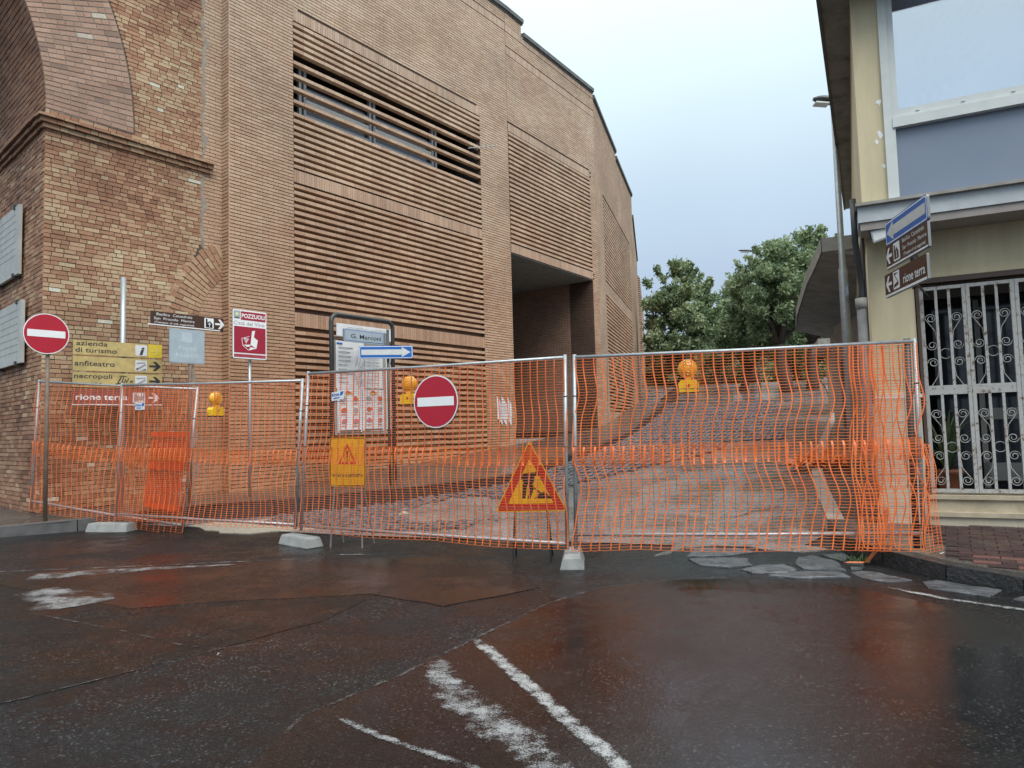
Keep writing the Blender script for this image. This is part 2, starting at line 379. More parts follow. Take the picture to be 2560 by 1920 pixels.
def grid_sheet(name, xs, ys, zf, mat, kind='structure'):
    b = MB(); nx = len(xs)
    for y in ys:
        for x in xs: b.v.append((x, y, zf(x, y)))
    for j in range(len(ys)-1):
        for i in range(nx-1):
            b.f.append((j*nx+i, j*nx+i+1, (j+1)*nx+i+1, (j+1)*nx+i)); b.t.append(.5); b.m.append(0)
    return b.build(name, mat, None, True, kind=kind)
xs = [-600, -300, -120, -60, -40]+[x*.5 for x in range(-60, 61)]+[40, 60, 120, 300, 600]
ys = [-400, -150, -60, -30]+[y*.5 for y in range(-40, 150)]+[80, 100, 160, 300, 900]
road = grid_sheet('road', xs, ys, H, ASPH)

def resample(pl, step):
    pl = [Vector((*p, 0)) for p in pl]; out = [pl[0]]; 
    for a, b in zip(pl, pl[1:]):
        n = max(1, round((b-a).length/step))
        for k in range(1, n+1): out.append(a.lerp(b, k/n))
    return out
def by_arc(pl, n):
    pl = [Vector((*p, 0)) for p in pl]; d = [0]
    for a, b in zip(pl, pl[1:]): d.append(d[-1]+(b-a).length)
    xs_ = np.linspace(0, d[-1], n)
    return [Vector((float(np.interp(x, d, [p.x for p in pl])), float(np.interp(x, d, [p.y for p in pl])), 0)) for x in xs_]
def ruled(name, A, B, m, zf, mat, parent=None, kind=None):
    b = MB(); n = len(A)
    for i in range(n):
        for k in range(m+1):
            p = A[i].lerp(B[i], k/m); b.v.append((p.x, p.y, zf(p.x, p.y)))
    for i in range(n-1):
        for k in range(m):
            b.f.append((i*(m+1)+k, (i+1)*(m+1)+k, (i+1)*(m+1)+k+1, i*(m+1)+k+1)); b.t.append(.5); b.m.append(0)
    o = b.build(name, mat, parent, kind=kind); me = o.data
    if me.polygons and me.polygons[len(me.polygons)//2].normal.z < 0: me.flip_normals()
    return o

KL = [(-11.5, 8.6), (-8.6, 9.25), (-7.2, 9.8), (-6.45, 10.35), (-5.9, 11.0), (-5.0, 11.35), (-3.97, 11.6), (-2.23, 12.7), (-.2, 14.1), (2.0, 18.2), (3.6, 22), (4.9, 26), (6.6, 31), (8.2, 37), (10.5, 47), (13, 60)]
KRp = [(4.75, 4.7), (4.08, 5.71), (3.75, 6.2), (3.54, 6.85), (3.5, 7.5), (3.75, 8.5), (4.5, 10.5), (5.5, 13), (7.4, 17), (9.9, 22), (13.3, 29), (18, 40), (26, 60)]
BL = [(-11.5, 14.7), (-9.6, 13.0), (O0.x, O0.y), *[tuple(F0.P(t, 0)[:2]) for t in (1.5, 3)], *[tuple(F1.P(t, 0)[:2]) for t in (5, 8, T1)], tuple(F1b.P(2.8, 0)[:2]), tuple(F2.O[:2]), tuple(F2.P(6, 0)[:2]), tuple(F2.P(L2, 0)[:2]), tuple(F3.P(14, 0)[:2]), tuple(F3.P(28, 0)[:2])]
# lane surface between the kerbs, climbing the hill
La = by_arc([p for p in KL if p[1] > 10.9], 70); Ra = by_arc([(3.1, 7.8)]+KRp[5:], 70)
street = ruled('street', La, Ra, 10, lambda x, y: H(x, y)+.008, STREET, kind='structure')
sideL = ruled('pavement', by_arc(KL, 70), by_arc(BL, 70), 8, ZS, SIDEW, kind='structure')

def ZR(x, y): return max(.095+.05*(y-5.7)+.02*(x-4), H(x, y)+.10)
GR = V(4.78, 8.0, 0); dR = V(math.sin(R(64)), -math.cos(R(64)), 0); nR = V(-math.cos(R(64)), -math.sin(R(64)), 0)
RG = Fr(GR, dR, nR)
BR = [tuple(RG.P(4, 0, -.3)[:2]), tuple(RG.P(2, 0, -.3)[:2]), tuple(RG.P(0, 0, -.3)[:2]), tuple(RG.P(-.5, 0, -.3)[:2]), tuple(RG.P(-.5, 0, -3)[:2]), tuple(RG.P(-.5, 0, -9)[:2]), (12, 22), (16, 29), (21, 40), (29, 60)]
sideR = ruled('pavement', by_arc(KRp, 60), by_arc(BR, 60), 8, lambda x, y: ZR(x, y)-.012, SIDEW, kind='structure')

def kerbs(pl, zf, parent, mat, step, side, wid=.2, mat2=None, far=1e9):
    pts = resample(pl, step)
    for a, b in zip(pts, pts[1:]):
        d = (b-a); ln = d.length; d.normalize(); n = Vector((d.y, -d.x, 0))*side
        bb = MB(); g = .008
        for w_ in (0, wid):
            for p, s_ in ((a, g), (b, -g)):
                q_ = p+d*s_+n*w_; zt = zf(p.x+n.x*.15, p.y+n.y*.15)+.006+rnd.uniform(-.006, .006); zb = H(p.x, p.y)-.08
                bb.v += [(q_.x, q_.y, zb), (q_.x+n.x*(.012 if w_ == 0 else 0), q_.y+n.y*(.012 if w_ == 0 else 0), zt)]
        for f in ((0, 1, 3, 2), (1, 5, 7, 3), (4, 6, 7, 5), (0, 4, 5, 1), (2, 3, 7, 6)):
            bb.f.append(f if side > 0 else tuple(reversed(f))); bb.t.append(rnd.random()); bb.m.append(0)
        bb.build('kerb_stone', mat if a.y < far else (mat2 or mat), parent)
KERBL = simple('grey kerb stone', (.085, .085, .085), .5, vary=.35, bump=.7, scale=8)
kerbs(KL[:14], ZS, sideL, KERBL, .95, -1, mat2=KERB, far=10.6)
kerbs(KRp[:12], ZR, sideR, KERB, .9, 1, mat2=CONC, far=8.3)

# ------------------------------------------------------------------ ground detail
def ground_poly(name, pts, dz, mat, parent=None, kind=None, zf=H, edge=None, sub=1):
    """flat sheet of the given outline, laid dz above the ground"""
    import bmesh
    bm = bmesh.new(); f = bm.faces.new([bm.verts.new((x, y, 0)) for x, y in pts])
    bmesh.ops.triangulate(bm, faces=[f])
    if sub: bmesh.ops.subdivide_edges(bm, edges=bm.edges[:], cuts=sub, use_grid_fill=True)
    for v in bm.verts: v.co.z = zf(v.co.x, v.co.y)+dz
    be = [e_ for e_ in bm.edges if e_.is_boundary]
    ex_ = bmesh.ops.extrude_edge_only(bm, edges=be)
    for v in ex_['geom']:
        if isinstance(v, bmesh.types.BMVert): v.co.z -= dz+.003
    bm.normal_update()
    bmesh.ops.recalc_face_normals(bm, faces=bm.faces[:])
    if sum(f.normal.z*f.calc_area() for f in bm.faces) < 0: bmesh.ops.reverse_faces(bm, faces=bm.faces[:])
    me = bpy.data.meshes.new(name); bm.to_mesh(me); bm.free(); me.materials.append(mat)
    return link(name, me, parent, kind=kind)
def wobble(pts, amp=.03, step=.15, seed=1):
    r_ = random.Random(seed); out = []
    n = len(pts)
    for i in range(n):
        a = Vector(pts[i]); b = Vector(pts[(i+1) % n]); k = max(1, int((b-a).length/step))
        for j in range(k):
            p = a.lerp(b, j/k); out.append((p.x+r_.uniform(-amp, amp), p.y+r_.uniform(-amp, amp)))
    return out
# relaid strips of asphalt with their own tone
ground_poly('asphalt_patch', wobble([(-9, 2.6), (-2.9, 3.75), (-2.37, 4.36), (-1.99, 4.82), (-1.5, 5.4), (-1.25, 6.2), (-2.4, 6.2), (-3.2, 6.0), (-5, 6.95), (-9, 7.2)], .02, .2, 2), .0025, ASPH4, road, sub=2)
ground_poly('asphalt_patch', wobble([(-9.5, 6.75), (-5.37, 7.33), (-4.24, 7.55), (-2.57, 7.94), (-1.2, 8.05), (-.2, 7.6), (.2, 6.3), (-.6, 5.75), (-1.3, 6.25), (-2.4, 6.1), (-3.2, 5.85), (-5, 6.8), (-7, 6.7)], .02, .2, 3), .0045, ASPH2, road, sub=2)
ground_poly('asphalt_patch', wobble([(-1.18, 3.0), (-1.1, 3.62), (-.7, 4.16), (-.27, 4.89), (.24, 5.73), (.73, 6.24), (1.49, 6.48), (2.6, 6.4), (3.3, 5.2), (3.4, 2.5), (2, 1.2), (-.9, 1.2)], .02, .2, 4), .0035, ASPH5, road, sub=2)
# faded road paint
def strip(name, pts, wid, mat, dz=.0065, parent=None, taper=None, seed=0):
    """ribbon of paint along a line; the 'edge' attribute grows toward its sides so that it wears there first"""
    r_ = random.Random(seed); P_ = [Vector((*p, 0)) for p in pts]; P2 = []
    for a, b in zip(P_, P_[1:]):
        n = max(2, int((b-a).length/.08))
        for k in range(n): P2.append(a.lerp(b, k/n))
    P2.append(P_[-1]); b = MB(); ed = []; m = 6
    for i, p in enumerate(P2):
        d = (P2[min(i+1, len(P2)-1)]-P2[max(i-1, 0)]).normalized(); n = Vector((d.y, -d.x, 0)); u = i/(len(P2)-1)
        w_ = (wid if not callable(wid) else wid(u))
        for k in range(m+1):
            c = (k/m-.5)*2; q_ = p+n*c*w_/2
            b.v.append((q_.x, q_.y, H(q_.x, q_.y)+dz)); ed.append(abs(c)**3*.55+max(0, abs(u-.5)*2-.85)*2.5)
    for i in range(len(P2)-1):
        for k in range(m):
            b.f.append((i*(m+1)+k, i*(m+1)+k+1, (i+1)*(m+1)+k+1, (i+1)*(m+1)+k)); b.t.append(.5); b.m.append(0)
    o = b.build(name, mat, parent)
    a_ = o.data.attributes.new('edge', 'FLOAT', 'POINT'); a_.data.foreach_set('value', np.array(ed, dtype=np.float32))
    if o.data.polygons[0].normal.z < 0: o.data.flip_normals()
    return o
strip('road_marking', [(-.31, 4.88), (-.08, 4.27), (.18, 3.6), (.42, 2.98), (.72, 2.2)], .135, PAINT, parent=road)
strip('road_marking', [(-.55, 4.55), (-.40, 3.95), (-.2, 3.58), (.03, 3.2), (.14, 2.95), (.3, 2.6)], lambda u: .14+.24*math.sin(math.pi*u), SMEAR, parent=road)
strip('road_marking', [(-.95, 3.6), (-.56, 3.27), (-.2, 3.02), (.1, 2.75)], .07, SMEAR, parent=road)
strip('road_marking', [(-5.0, 7.05), (-4.3, 7.35), (-3.7, 7.55), (-3.0, 7.72)], lambda u: .60*(1-u)+.05, WEDGE, parent=road)
strip('road_marking', [(-4.5, 6.55), (-4.1, 6.3), (-3.62, 5.95)], lambda u: .5+.45*u, WEDGE, parent=road)
strip('road_marking', [(-9, 6.75), (-5.37, 7.4), (-4.24, 7.62), (-2.4, 8.02), (-1.9, 8.05)], .045, SMEAR, parent=road)
strip('road_marking', [(3.10, 6.0), (3.36, 5.52), (3.68, 5.18), (4.3, 4.6)], .105, PAINT, parent=road)
for k_, pl_ in enumerate(([(-1.18, 3.0), (-1.1, 3.62), (-.7, 4.16), (-.27, 4.89), (.24, 5.73), (.73, 6.24), (1.49, 6.5), (2.3, 6.5)], [(-2.9, 3.72), (-2.37, 4.33), (-1.99, 4.78), (-1.6, 4.95)], [(-4.0, 5.75), (-2.9, 5.2), (-2.3, 4.85), (-1.9, 4.72)])):
    strip('asphalt_seam', pl_, .035 if k_ else .05, SEAM, parent=road)
strip('road_marking', [(-2.15, 8.25), (-1.9, 8.25), (-1.6, 8.2)], .12, SMEAR, parent=road)
# basalt slabs of the old gutter showing through the asphalt
slabs = [[(1.80, 7.52), (1.98, 7.98), (2.5, 7.92), (2.62, 7.66), (2.2, 7.5)], [(1.82, 7.08), (1.78, 7.42), (2.18, 7.42), (2.42, 7.34), (2.34, 7.0), (2.08, 6.88)],
         [(2.14, 6.82), (2.42, 6.98), (2.66, 7.02), (2.68, 6.72), (2.5, 6.58), (2.2, 6.64)], [(2.74, 6.74), (2.74, 6.98), (2.92, 7.34), (3.1, 7.42), (3.2, 7.0), (3.1, 6.66)],
         [(3.18, 7.42), (3.44, 7.5), (3.46, 6.98), (3.28, 6.7), (3.16, 6.72), (3.27, 7.02)], [(2.3, 6.52), (2.66, 6.64), (3.0, 6.58), (3.02, 6.36), (2.5, 6.36)],
         [(3.08, 6.58), (3.3, 6.62), (3.46, 6.2), (3.2, 6.12), (3.08, 6.34)], [(3.5, 6.14), (3.66, 6.2), (3.95, 5.75), (3.7, 5.55), (3.4, 5.9)], [(3.8, 5.5), (4.02, 5.62), (4.5, 4.95), (4.2, 4.75)]]
for k, pts in enumerate(slabs):
    c = sum((Vector(p) for p in pts), Vector((0, 0)))/len(pts); b = MB(); pp = wobble([tuple(c+(Vector(p)-c)*.96) for p in pts], .012, .09, 40+k)
    n = len(pp); base = len(b.v)
    hh = .02 if k < 6 else .01
    for x, y in pp: b.v.append((x, y, H(x, y)-.03))
    for x, y in pp: q_ = c+(Vector((x, y))-c)*.99; b.v.append((q_.x, q_.y, H(x, y)+hh*.7))
    for x, y in pp: q_ = c+(Vector((x, y))-c)*.93; b.v.append((q_.x, q_.y, H(x, y)+hh+rnd.uniform(-.004, .004)))
    for lv in (0, 1):
        for i in range(n): b.f.append((lv*n+i, lv*n+(i+1) % n, (lv+1)*n+(i+1) % n, (lv+1)*n+i))
    b.f.append(tuple(range(2*n, 3*n))); b.t = [rnd.random()]*len(b.f); b.m = [0]*len(b.f)
    o = b.build('paving_slab', BASALT, road); o.data.update()
    if o.data.polygons[-1].normal.z < 0: o.data.flip_normals()
ground_poly('concrete_patch', wobble([(1.5, 7.6), (1.9, 8.3), (2.9, 8.35), (3.4, 7.7), (3.1, 7.55), (2.7, 7.8), (2.6, 8.05), (1.95, 8.08)], .03, .12, 8), .012, CONCP, road, sub=2)
ground_poly('concrete_patch', wobble([(2.3, 8.6), (2.6, 9.6), (3.6, 10.2), (4.2, 10.3), (3.6, 8.7), (3.2, 8.3)], .05, .2, 9), .018, CONCP, street, sub=2)
ground_poly('concrete_patch', wobble([(1.5, 10.2), (2.2, 12.6), (4.0, 14.8), (4.9, 12.9), (4.0, 10.6), (2.7, 9.8)], .1, .3, 10), .016, CONCP, street, sub=2)
ground_poly('gravel_patch', wobble([(-5.0, 10.75), (-4.5, 10.3), (-4.0, 9.95), (-3.4, 10.1), (-2.2, 10.6), (-1.6, 11.4), (-2.0, 12.2), (-3.4, 11.5), (-4.6, 11.1)], .08, .2, 11), .014, GRAVP, road, sub=2)
ground_poly('concrete_patch', wobble([(-3.0, 10.35), (-2.0, 10.1), (-.6, 10.3), (.3, 11.0), (-1.2, 11.6), (-2.4, 11.3)], .08, .2, 12), .020, CONCP, road, sub=2)
# cobbles of the climbing lane
cb = MB(); cbn = 0
rr = random.Random(5)
for i in range(58):
    for k in range(180):
        a = k*.15; s_ = i*.15
        # lane coordinates: up the hill
        x = -1.2+.40*a-.92*(s_-4.0)+rr.uniform(-.015, .015); y = 9.6+.92*a+.40*(s_-4.0)+rr.uniform(-.015, .015)
        yy = y-10.6
        lx = np.interp(y, [p[1] for p in KL[6:]], [p[0] for p in KL[6:]])+.1; rx = np.interp(y, [p[1] for p in KRp[4:]], [p[0] for p in KRp[4:]])-.4
        if not (lx < x < rx): continue
        u = (x-lx)/(rx-lx)
        m = mnoise.noise(Vector((x*.25, y*.25, 3.)))
        if y < 19 and u > .42+.25*m+.02*yy: continue
        if mnoise.noise(Vector((x*.45+9, y*.3, 1.)))+.25*(u-.3) > .32: continue
        if y < 9.9 or (y < 11.2 and x > 2.2): continue
        h_ = H(x, y)+.035+rr.uniform(0, .03); w_ = .060+rr.uniform(-.008, .008); cxx, cyy = x, y
        b0 = len(cb.v); an = rr.uniform(-.25, .25)+.41; ca, sa = math.cos(an), math.sin(an)
        for sc_, zz in ((1., h_-.03), (.92, h_), (.5, h_+.012)):
            for ux, uy in ((-1, -1), (1, -1), (1, 1), (-1, 1)):
                X, Y = ux*w_*sc_, uy*w_*sc_; cb.v.append((x+X*ca-Y*sa, y+X*sa+Y*ca, zz))
        for q_ in ((0, 1, 5, 4), (1, 2, 6, 5), (2, 3, 7, 6), (3, 0, 4, 7), (4, 5, 9, 8), (5, 6, 10, 9), (6, 7, 11, 10), (7, 4, 8, 11), (8, 9, 10, 11)):
            cb.f.append(tuple(b0+j for j in q_)); cb.t.append(.5); cb.m.append(0)
        cbn += 1
cb.build('cobbles', BASALT, street, kind='stuff')
# red pavers of the right-hand pavement
px_ = Fr((3.62, 6.2, 0), (.845, -.535, 0), (.535, .845, 0))   # courses run along the kerb; n = away from the kerb
def inside(x, y, poly):
    c = False; n = len(poly)
    for i in range(n):
        x1, y1 = poly[i]; x2, y2 = poly[(i+1) % n]
        if (y1 > y) != (y2 > y) and x < (x2-x1)*(y-y1)/(y2-y1)+x1: c = not c
    return c
pvpoly = [(4.62, 4.75+.35), (4.3, 5.72), (4.02, 6.3), (3.98, 6.6), (4.2, 6.75), (4.45, 7.6), (4.6, 7.98), tuple(RG.P(.0, 0, .1)[:2]), tuple(RG.P(3, 0, .1)[:2]), (7, 4.9)]
for j in range(26):
    for k in range(-6, 22):
        a = k*.215+(.1075 if j % 2 else 0); d = .2+j*.108
        cen = px_.O+px_.ex*(a+.105)+px_.n*(d+.05)
        if not inside(cen.x, cen.y, pvpoly): continue
        b = MB(); fr_ = Fr((0, 0, 0), px_.ex, (0, 0, 1), px_.n)
        tn = rnd.random()*.7 if not (j < 4 and rnd.random() < .55) else .85+rnd.random()*.15
        zt = rnd.uniform(-.0015, .0015)
        for dz in (zt, -.05):
            for aa, dd in ((a+.003, d+.002), (a+.209, d+.002), (a+.209, d+.103), (a+.003, d+.103)):
                p = px_.O+px_.ex*aa+px_.n*dd; b.v.append((p.x, p.y, ZR(p.x, p.y)+dz))
        for q_ in ((0, 1, 2, 3), (0, 4, 5, 1), (1, 5, 6, 2), (2, 6, 7, 3), (3, 7, 4, 0)): b.f.append(q_); b.t.append(tn); b.m.append(0)
        b.build('paver', PAVER, sideR)

# ------------------------------------------------------------------ brickwork
def lay(z0, z1, course, lens, gap, intervals, seed, joint):
    """records (t0,t1,z0,z1,row) of bricks in courses"""
    r_ = random.Random(seed); out = []; row = 0; z = z0
    while z < z1:
        for a, b in intervals(z+course/2):
            t = a; first = True
            while t < b-.03:
                ln = r_.choice(lens)*r_.uniform(.94, 1.05) if len(lens) > 1 else lens[0]
                if first: ln *= (.5 if row % 2 else 1.) if len(lens) == 1 else r_.uniform(.5, 1.); first = False
                e_ = min(b, t+ln)
                if b-e_ < .05: e_ = b
                out.append((t+gap/2, e_-gap/2, z+joint/2, z+course-joint/2, row)); t = e_
        z += course; row += 1
    return out
CAMP = V(0, 0, CAMZ)
def brickwork(recs, fr, mat, parent, depth, jit, tintf, nsolo, solo_name, rest_name, seed, solo_key=None, back=.03):
    r_ = random.Random(seed)
    key = solo_key or (lambda q_: (fr.P((q_[0]+q_[1])/2, (q_[2]+q_[3])/2)-CAMP).length)
    order = sorted(range(len(recs)), key=lambda i: key(recs[i])); solo = set(order[:nsolo])
    rest = MB()
    for i, q_ in enumerate(recs):
        dd = depth+r_.uniform(-jit, jit); tn = tintf(q_, r_)
        b = MB() if i in solo else rest
        b.box(fr, q_[0], q_[1], q_[2], q_[3], -back, dd, tn, 0, jit*.6 if jit > .003 else 0, False)
        if i in solo: b.build(solo_name, mat, parent)
    if len(rest.f): rest.build(rest_name, mat, parent, kind='stuff')

# ---- the old brick gateway
gate = thing('brick_gateway', 'old weathered brick gateway pier with arch springing and moulded cornice at left', 'gateway')
ZSP, RI, RO, TCN = 6.95, 4.7, 6.1, 4.7
def tin(z): return 0. if z <= ZSP else -(RI-math.sqrt(max(0, RI*RI-(z-ZSP)**2)))
def tout(z): return 1.42-(RO-math.sqrt(max(0, RO*RO-(z-ZSP)**2))) if z > ZSP else 1.42
rag = lambda z: 2.68+.10*mnoise.noise(Vector((z*1.7, 4., 0)))+.05*mnoise.noise(Vector((z*6, 1., 0)))
def old_right(z):
    if z < 3.8: return 2.5+.05*mnoise.noise(Vector((z*3, 9., 0)))
    if z < 5.2: return 2.05+.62*(z-3.8)/1.4
    return rag(z)
zt = 11.3
arc = [(tin(z), z) for z in np.linspace(ZSP, zt, 16)]
b = MB(); b.prism(F0, [(.03, -.4), (3.3, -.4), (3.3, zt+.6), (arc[-1][0]+.03, zt+.6)]+[(a+.03, z) for a, z in reversed(arc)], -.3, -.012)
b.build('wall_core', MORT_OLD, gate)
b = MB()   # pale repair mortar down the toothed edge
pp = [(old_right(z)-.03+.09*mnoise.noise(Vector((z*7, 7, 0))), z) for z in np.linspace(.3, zt, 260)]+[(old_right(z)+.07+.13*mnoise.noise(Vector((z*3.1, 2, 5)))+.05*mnoise.noise(Vector((z*11, 3, 5))), z) for z in np.linspace(zt, .3, 260)]
b.prism(F0, pp, -.03, -.006); b.build('repair_mortar', simple('repair mortar', (.30, .255, .21), .95, vary=.35, bump=.8, scale=6), gate)
def old_int(z):
    if ZSP-.33 < z < ZSP-.10: return [(0.02, old_right(z))]
    a = tin(z) if z < ZSP else tout(z)
    return [(a+.002, old_right(z))]
def old_tint(q_, r_):
    t, z = q_[0], q_[2]
    n = .5+.55*mnoise.noise(Vector((t*.7, z*.6, 2.)))+.3*mnoise.noise(Vector((t*2.2, z*2.2, 8.)))
    if 2.2 < z < 5.4: n += .12
    if z < 2.2: n -= .1
    v = .48*n+.50*r_.random()+.03
    if r_.random() < .012: v = 1.
    return max(0, min(.97 if v < 1 else 1, v))
recs = lay(.3, zt, .0745, [.125, .125, .13, .25, .19], .012, old_int, 3, .012)
brickwork(recs, F0, OLD, gate, .004, .005, old_tint, 300, 'brick', 'brickwork', 4, lambda q_: abs(q_[2]-3.9)+abs(q_[0]-1.2)*.6)
# newer brick between the toothed edge and the new facade
recs = lay(.3, 14, .0725, [.25], .008, lambda z: [(old_right(z)+.03, 3.35)] if z < zt else [(-1, 3.35)], 6, .016)
brickwork(recs, F0, NEW, gate, -.008, .001, lambda q_, r_: .3+.4*r_.random(), 0, '', 'infill_brickwork', 4)
# passage side
recs = lay(.2, ZSP-.3, .0745, [.125, .25, .19], .012, lambda z: [(.004, 6.)], 8, .012)
b = MB(); b.box(FL, 0.05, 6.2, -.4, ZSP+.02, -.5, -.012); b.build('wall_core', MORT_OLD, gate)
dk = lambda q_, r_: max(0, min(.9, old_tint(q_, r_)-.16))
brickwork(recs, FL, OLD, gate, .004, .005, dk, 120, 'brick', 'brickwork', 9, lambda q_: q_[0]+abs(q_[2]-3.5)*.25)
# vault soffit: courses running along the passage
vb = MB(); zz = ZSP-.05; th = 0.; kz = 0
while th < R(75):
    t0 = TCN*0
    for a in np.arange(0, 6, .26):
        off = .13 if kz % 2 else 0
        an0, an1 = th+.0016, th+.0158
        P_ = []
        for an in (an0, an1):
            tt, z_ = -(RI-RI*math.cos(an)), ZSP+RI*math.sin(an)
            tt2, z2 = -(RI-(RI+.06)*math.cos(an)), ZSP+(RI+.06)*math.sin(an)
            P_.append((tt, z_, tt2, z2))
        A0, A1 = max(0.0, a+off-.13)+.005, a+off+.13-.006
        if A1 <= A0: continue
        w = lambda t_, z_, s_: F0.P(t_, z_)+DL*s_
        jd = rnd.uniform(-.004, .004)
        vs = [w(P_[0][0]+jd, P_[0][1], A0), w(P_[0][0]+jd, P_[0][1], A1), w(P_[1][0]+jd, P_[1][1], A1), w(P_[1][0]+jd, P_[1][1], A0)]
        bs = [w(P_[0][2], P_[0][3], A0), w(P_[0][2], P_[0][3], A1), w(P_[1][2], P_[1][3], A1), w(P_[1][2], P_[1][3], A0)]
        i0 = len(vb.v); vb.v += [tuple(p) for p in vs+bs]; tn = max(0, min(.6, .15+.3*rnd.random()))
        for f in ((3, 2, 1, 0), (0, 1, 5, 4), (1, 2, 6, 5), (2, 3, 7, 6), (3, 0, 4, 7)): vb.f.append(tuple(i0+i for i in f)); vb.t.append(tn); vb.m.append(0)
    th += .0174; kz += 1
vb.build('vault_brickwork', OLD, gate, kind='stuff')
b = MB(); n_ = 24
for k in range(n_+1):
    an = R(80)*k/n_
    for s_ in (.01, 6.2): b.v.append(tuple(F0.P(-(RI-(RI+.02)*math.cos(an)), ZSP+(RI+.02)*math.sin(an))+DL*s_))
for k in range(n_): b.f.append((2*k+2, 2*k+3, 2*k+1, 2*k)); b.t.append(.5); b.m.append(0)
b.build('vault_core', MORT_OLD, gate)
b = MB(); b.box(FL, 6.0, 6.3, -.4, 12, -6, .2); b.build('passage_end', DARKIN, gate)
# ring of the arch: long pinkish bricks set radially
CT = -RI     # arch centre (t) on the front face
th = 0.005; kz = 0
while th < R(44):
    r_ = RI+.004; off = .0
    first = True
    while r_ < RO-.05:
        ln = rnd.choice([.25, .25, .27, .13]); 
        if first: ln = rnd.choice([.12, .25]); first = False
        r2 = min(RO, r_+ln)
        if RO-r2 < .07: r2 = RO
        dth = .0165*(1+.0)
        g0, g1 = th+.0015, th+dth-.0015
        # keep ring rows near horizontal at springing
        pts = [(CT+ra*math.cos(g), ZSP-.025+ra*math.sin(g)) for ra, g in ((r_+.005, g0), (r2-.005, g0), (r2-.005, g1), (r_+.005, g1))]
        b = MB(); b.prism(F0, pts, -.03, .006+rnd.uniform(-.003, .003), max(0, min(1, (.25+.55*rnd.random()) if rnd.random() < .93 else rnd.choice([.05, .15, 1.]))))
        b.build('arch_brick', RINGM, gate)
        r_ = r2
    th += .0165; kz += 1
    if kz > 32: break
b = MB(); b.prism(F0, [(CT+(RI+.01)*math.cos(g), ZSP-.02+RI*math.sin(g)) for g in np.linspace(0, R(60), 20)]+[(CT+RO*math.cos(g), ZSP+RO*math.sin(g)) for g in np.linspace(R(60), 0, 20)], -.04, -.004)
b.build('arch_mortar', MORT_PALE, gate)
# stump of a broken relieving arch
b = MB(); b.prism(F0, [(1.98, 3.78), (2.60, 3.78), (2.98, 4.72), (2.62, 5.22), (2.25, 4.6)], -.03, -.006); b.build('arch_mortar', MORT_OLD, gate)
cx, cz = 3.9, 3.55
for k in range(17):
    an = R(176-k*3.6)
    for (ra, rb) in ((1.25, 1.5), (1.5, 1.74), (1.74, 1.93)) if k % 2 else ((1.25, 1.37), (1.37, 1.62), (1.62, 1.87)):
        d_ = R(1.45)
        pts = [(cx+r_*math.cos(a)*1.03, cz+r_*math.sin(a)) for r_, a in ((ra+.006, an-d_), (rb-.006, an-d_), (rb-.006, an+d_), (ra+.006, an+d_))]
        b = MB(); b.prism(F0, pts, -.03, .006+rnd.uniform(-.004, .004), .35+.4*rnd.random()); b.build('arch_brick', OLD, gate)
# cornice: three oversailing courses turning the corner
for z0, z1, dd in ((6.60, 6.67, .05), (6.68, 6.75, .10), (6.76, 6.80, .15)):
    t = -.0
    a = -dd*.9
    while a < 2.86:
        ln = rnd.choice([.25, .24, .13]); b = MB(); b.box(F0, a+.004, min(2.88, a+ln)-.004, z0, z1, -.03, dd+rnd.uniform(-.008, .006), .35+.45*rnd.random(), 0, .004); b.build('cornice_brick', OLD, gate); a += ln
    a = .03
    while a < 5:
        ln = .25; b = MB(); b.box(FL, a+.004, a+ln-.004, z0, z1, -.03, dd+rnd.uniform(-.006, .006), .15+.3*rnd.random(), 0, .004); b.build('cornice_brick', OLD, gate); a += ln

# ---- the new brick building
bld = thing('brick_building', 'large modern tan brick building with brick louvre panels and stepped parapet', 'building')
PZ1, PZ2, PZ3 = 14.29, 13.87, 13.4
P1 = (4.6, 10.85)      # louvre panel on first stretch
def holes1(z):
    iv = [(3.10, T1-.006)]
    if .75 < z < 10.47: iv = [(3.10, P1[0]), (P1[1], T1-.006)]
    return iv
O1a, O1b_ = .03, 5.15
def holes1b(z):
    if 0.6 < z < 6.72 or 7.02 < z < 10.47: return [(.006, O1a), (O1b_, L1b)]
    return [(.006, L1b)]
def no_sold(f, bands):
    return lambda z: [] if any(a < z < b for a, b in bands) else f(z)
bands = [(13.9, 14.16), (13.46, 13.72)]
def new_tint(q_, r_): return max(0, min(1, .5+.32*mnoise.noise(Vector((q_[0]*.5, q_[2]*.9, 1.)))+.5*(r_.random()-.5)))
b = MB(); b.box(F1, 3.12, P1[0], -.4, PZ1, -1.2, -.018); b.box(F1, P1[1], T1, -.4, PZ1, -1.2, -.018); b.box(F1, P1[0], P1[1], 10.47, PZ1, -1.2, -.018); b.box(F1, P1[0], P1[1], -.4, .75, -1.2, -.018)
b.build('wall_core', MORT_NEW, bld)
b = MB(); b.box(F1b, 0, O1a, -.4, PZ1, -1.2, -.018); b.box(F1b, O1b_, L1b-.02, -.4, PZ2, -1.0, -.018); b.box(F1b, O1a, O1b_, 10.47, PZ2, -1.2, -.018); b.box(F1b, O1a, O1b_, 6.72, 7.02, -5.8, -.018)
b.build('wall_core', MORT_NEW, bld)
def below_lintel(f): return lambda z: [] if 10.47 < z < 10.74 and False else f(z)
recs = lay(.2, PZ1-.02, .0725, [.25], .007, no_sold(holes1, [(13.62, 13.88)]), 11, .0165)
recs = [q_ for q_ in recs if not (10.47 < q_[2] < 10.73 and P1[0] < (q_[0]+q_[1])/2 < P1[1])]
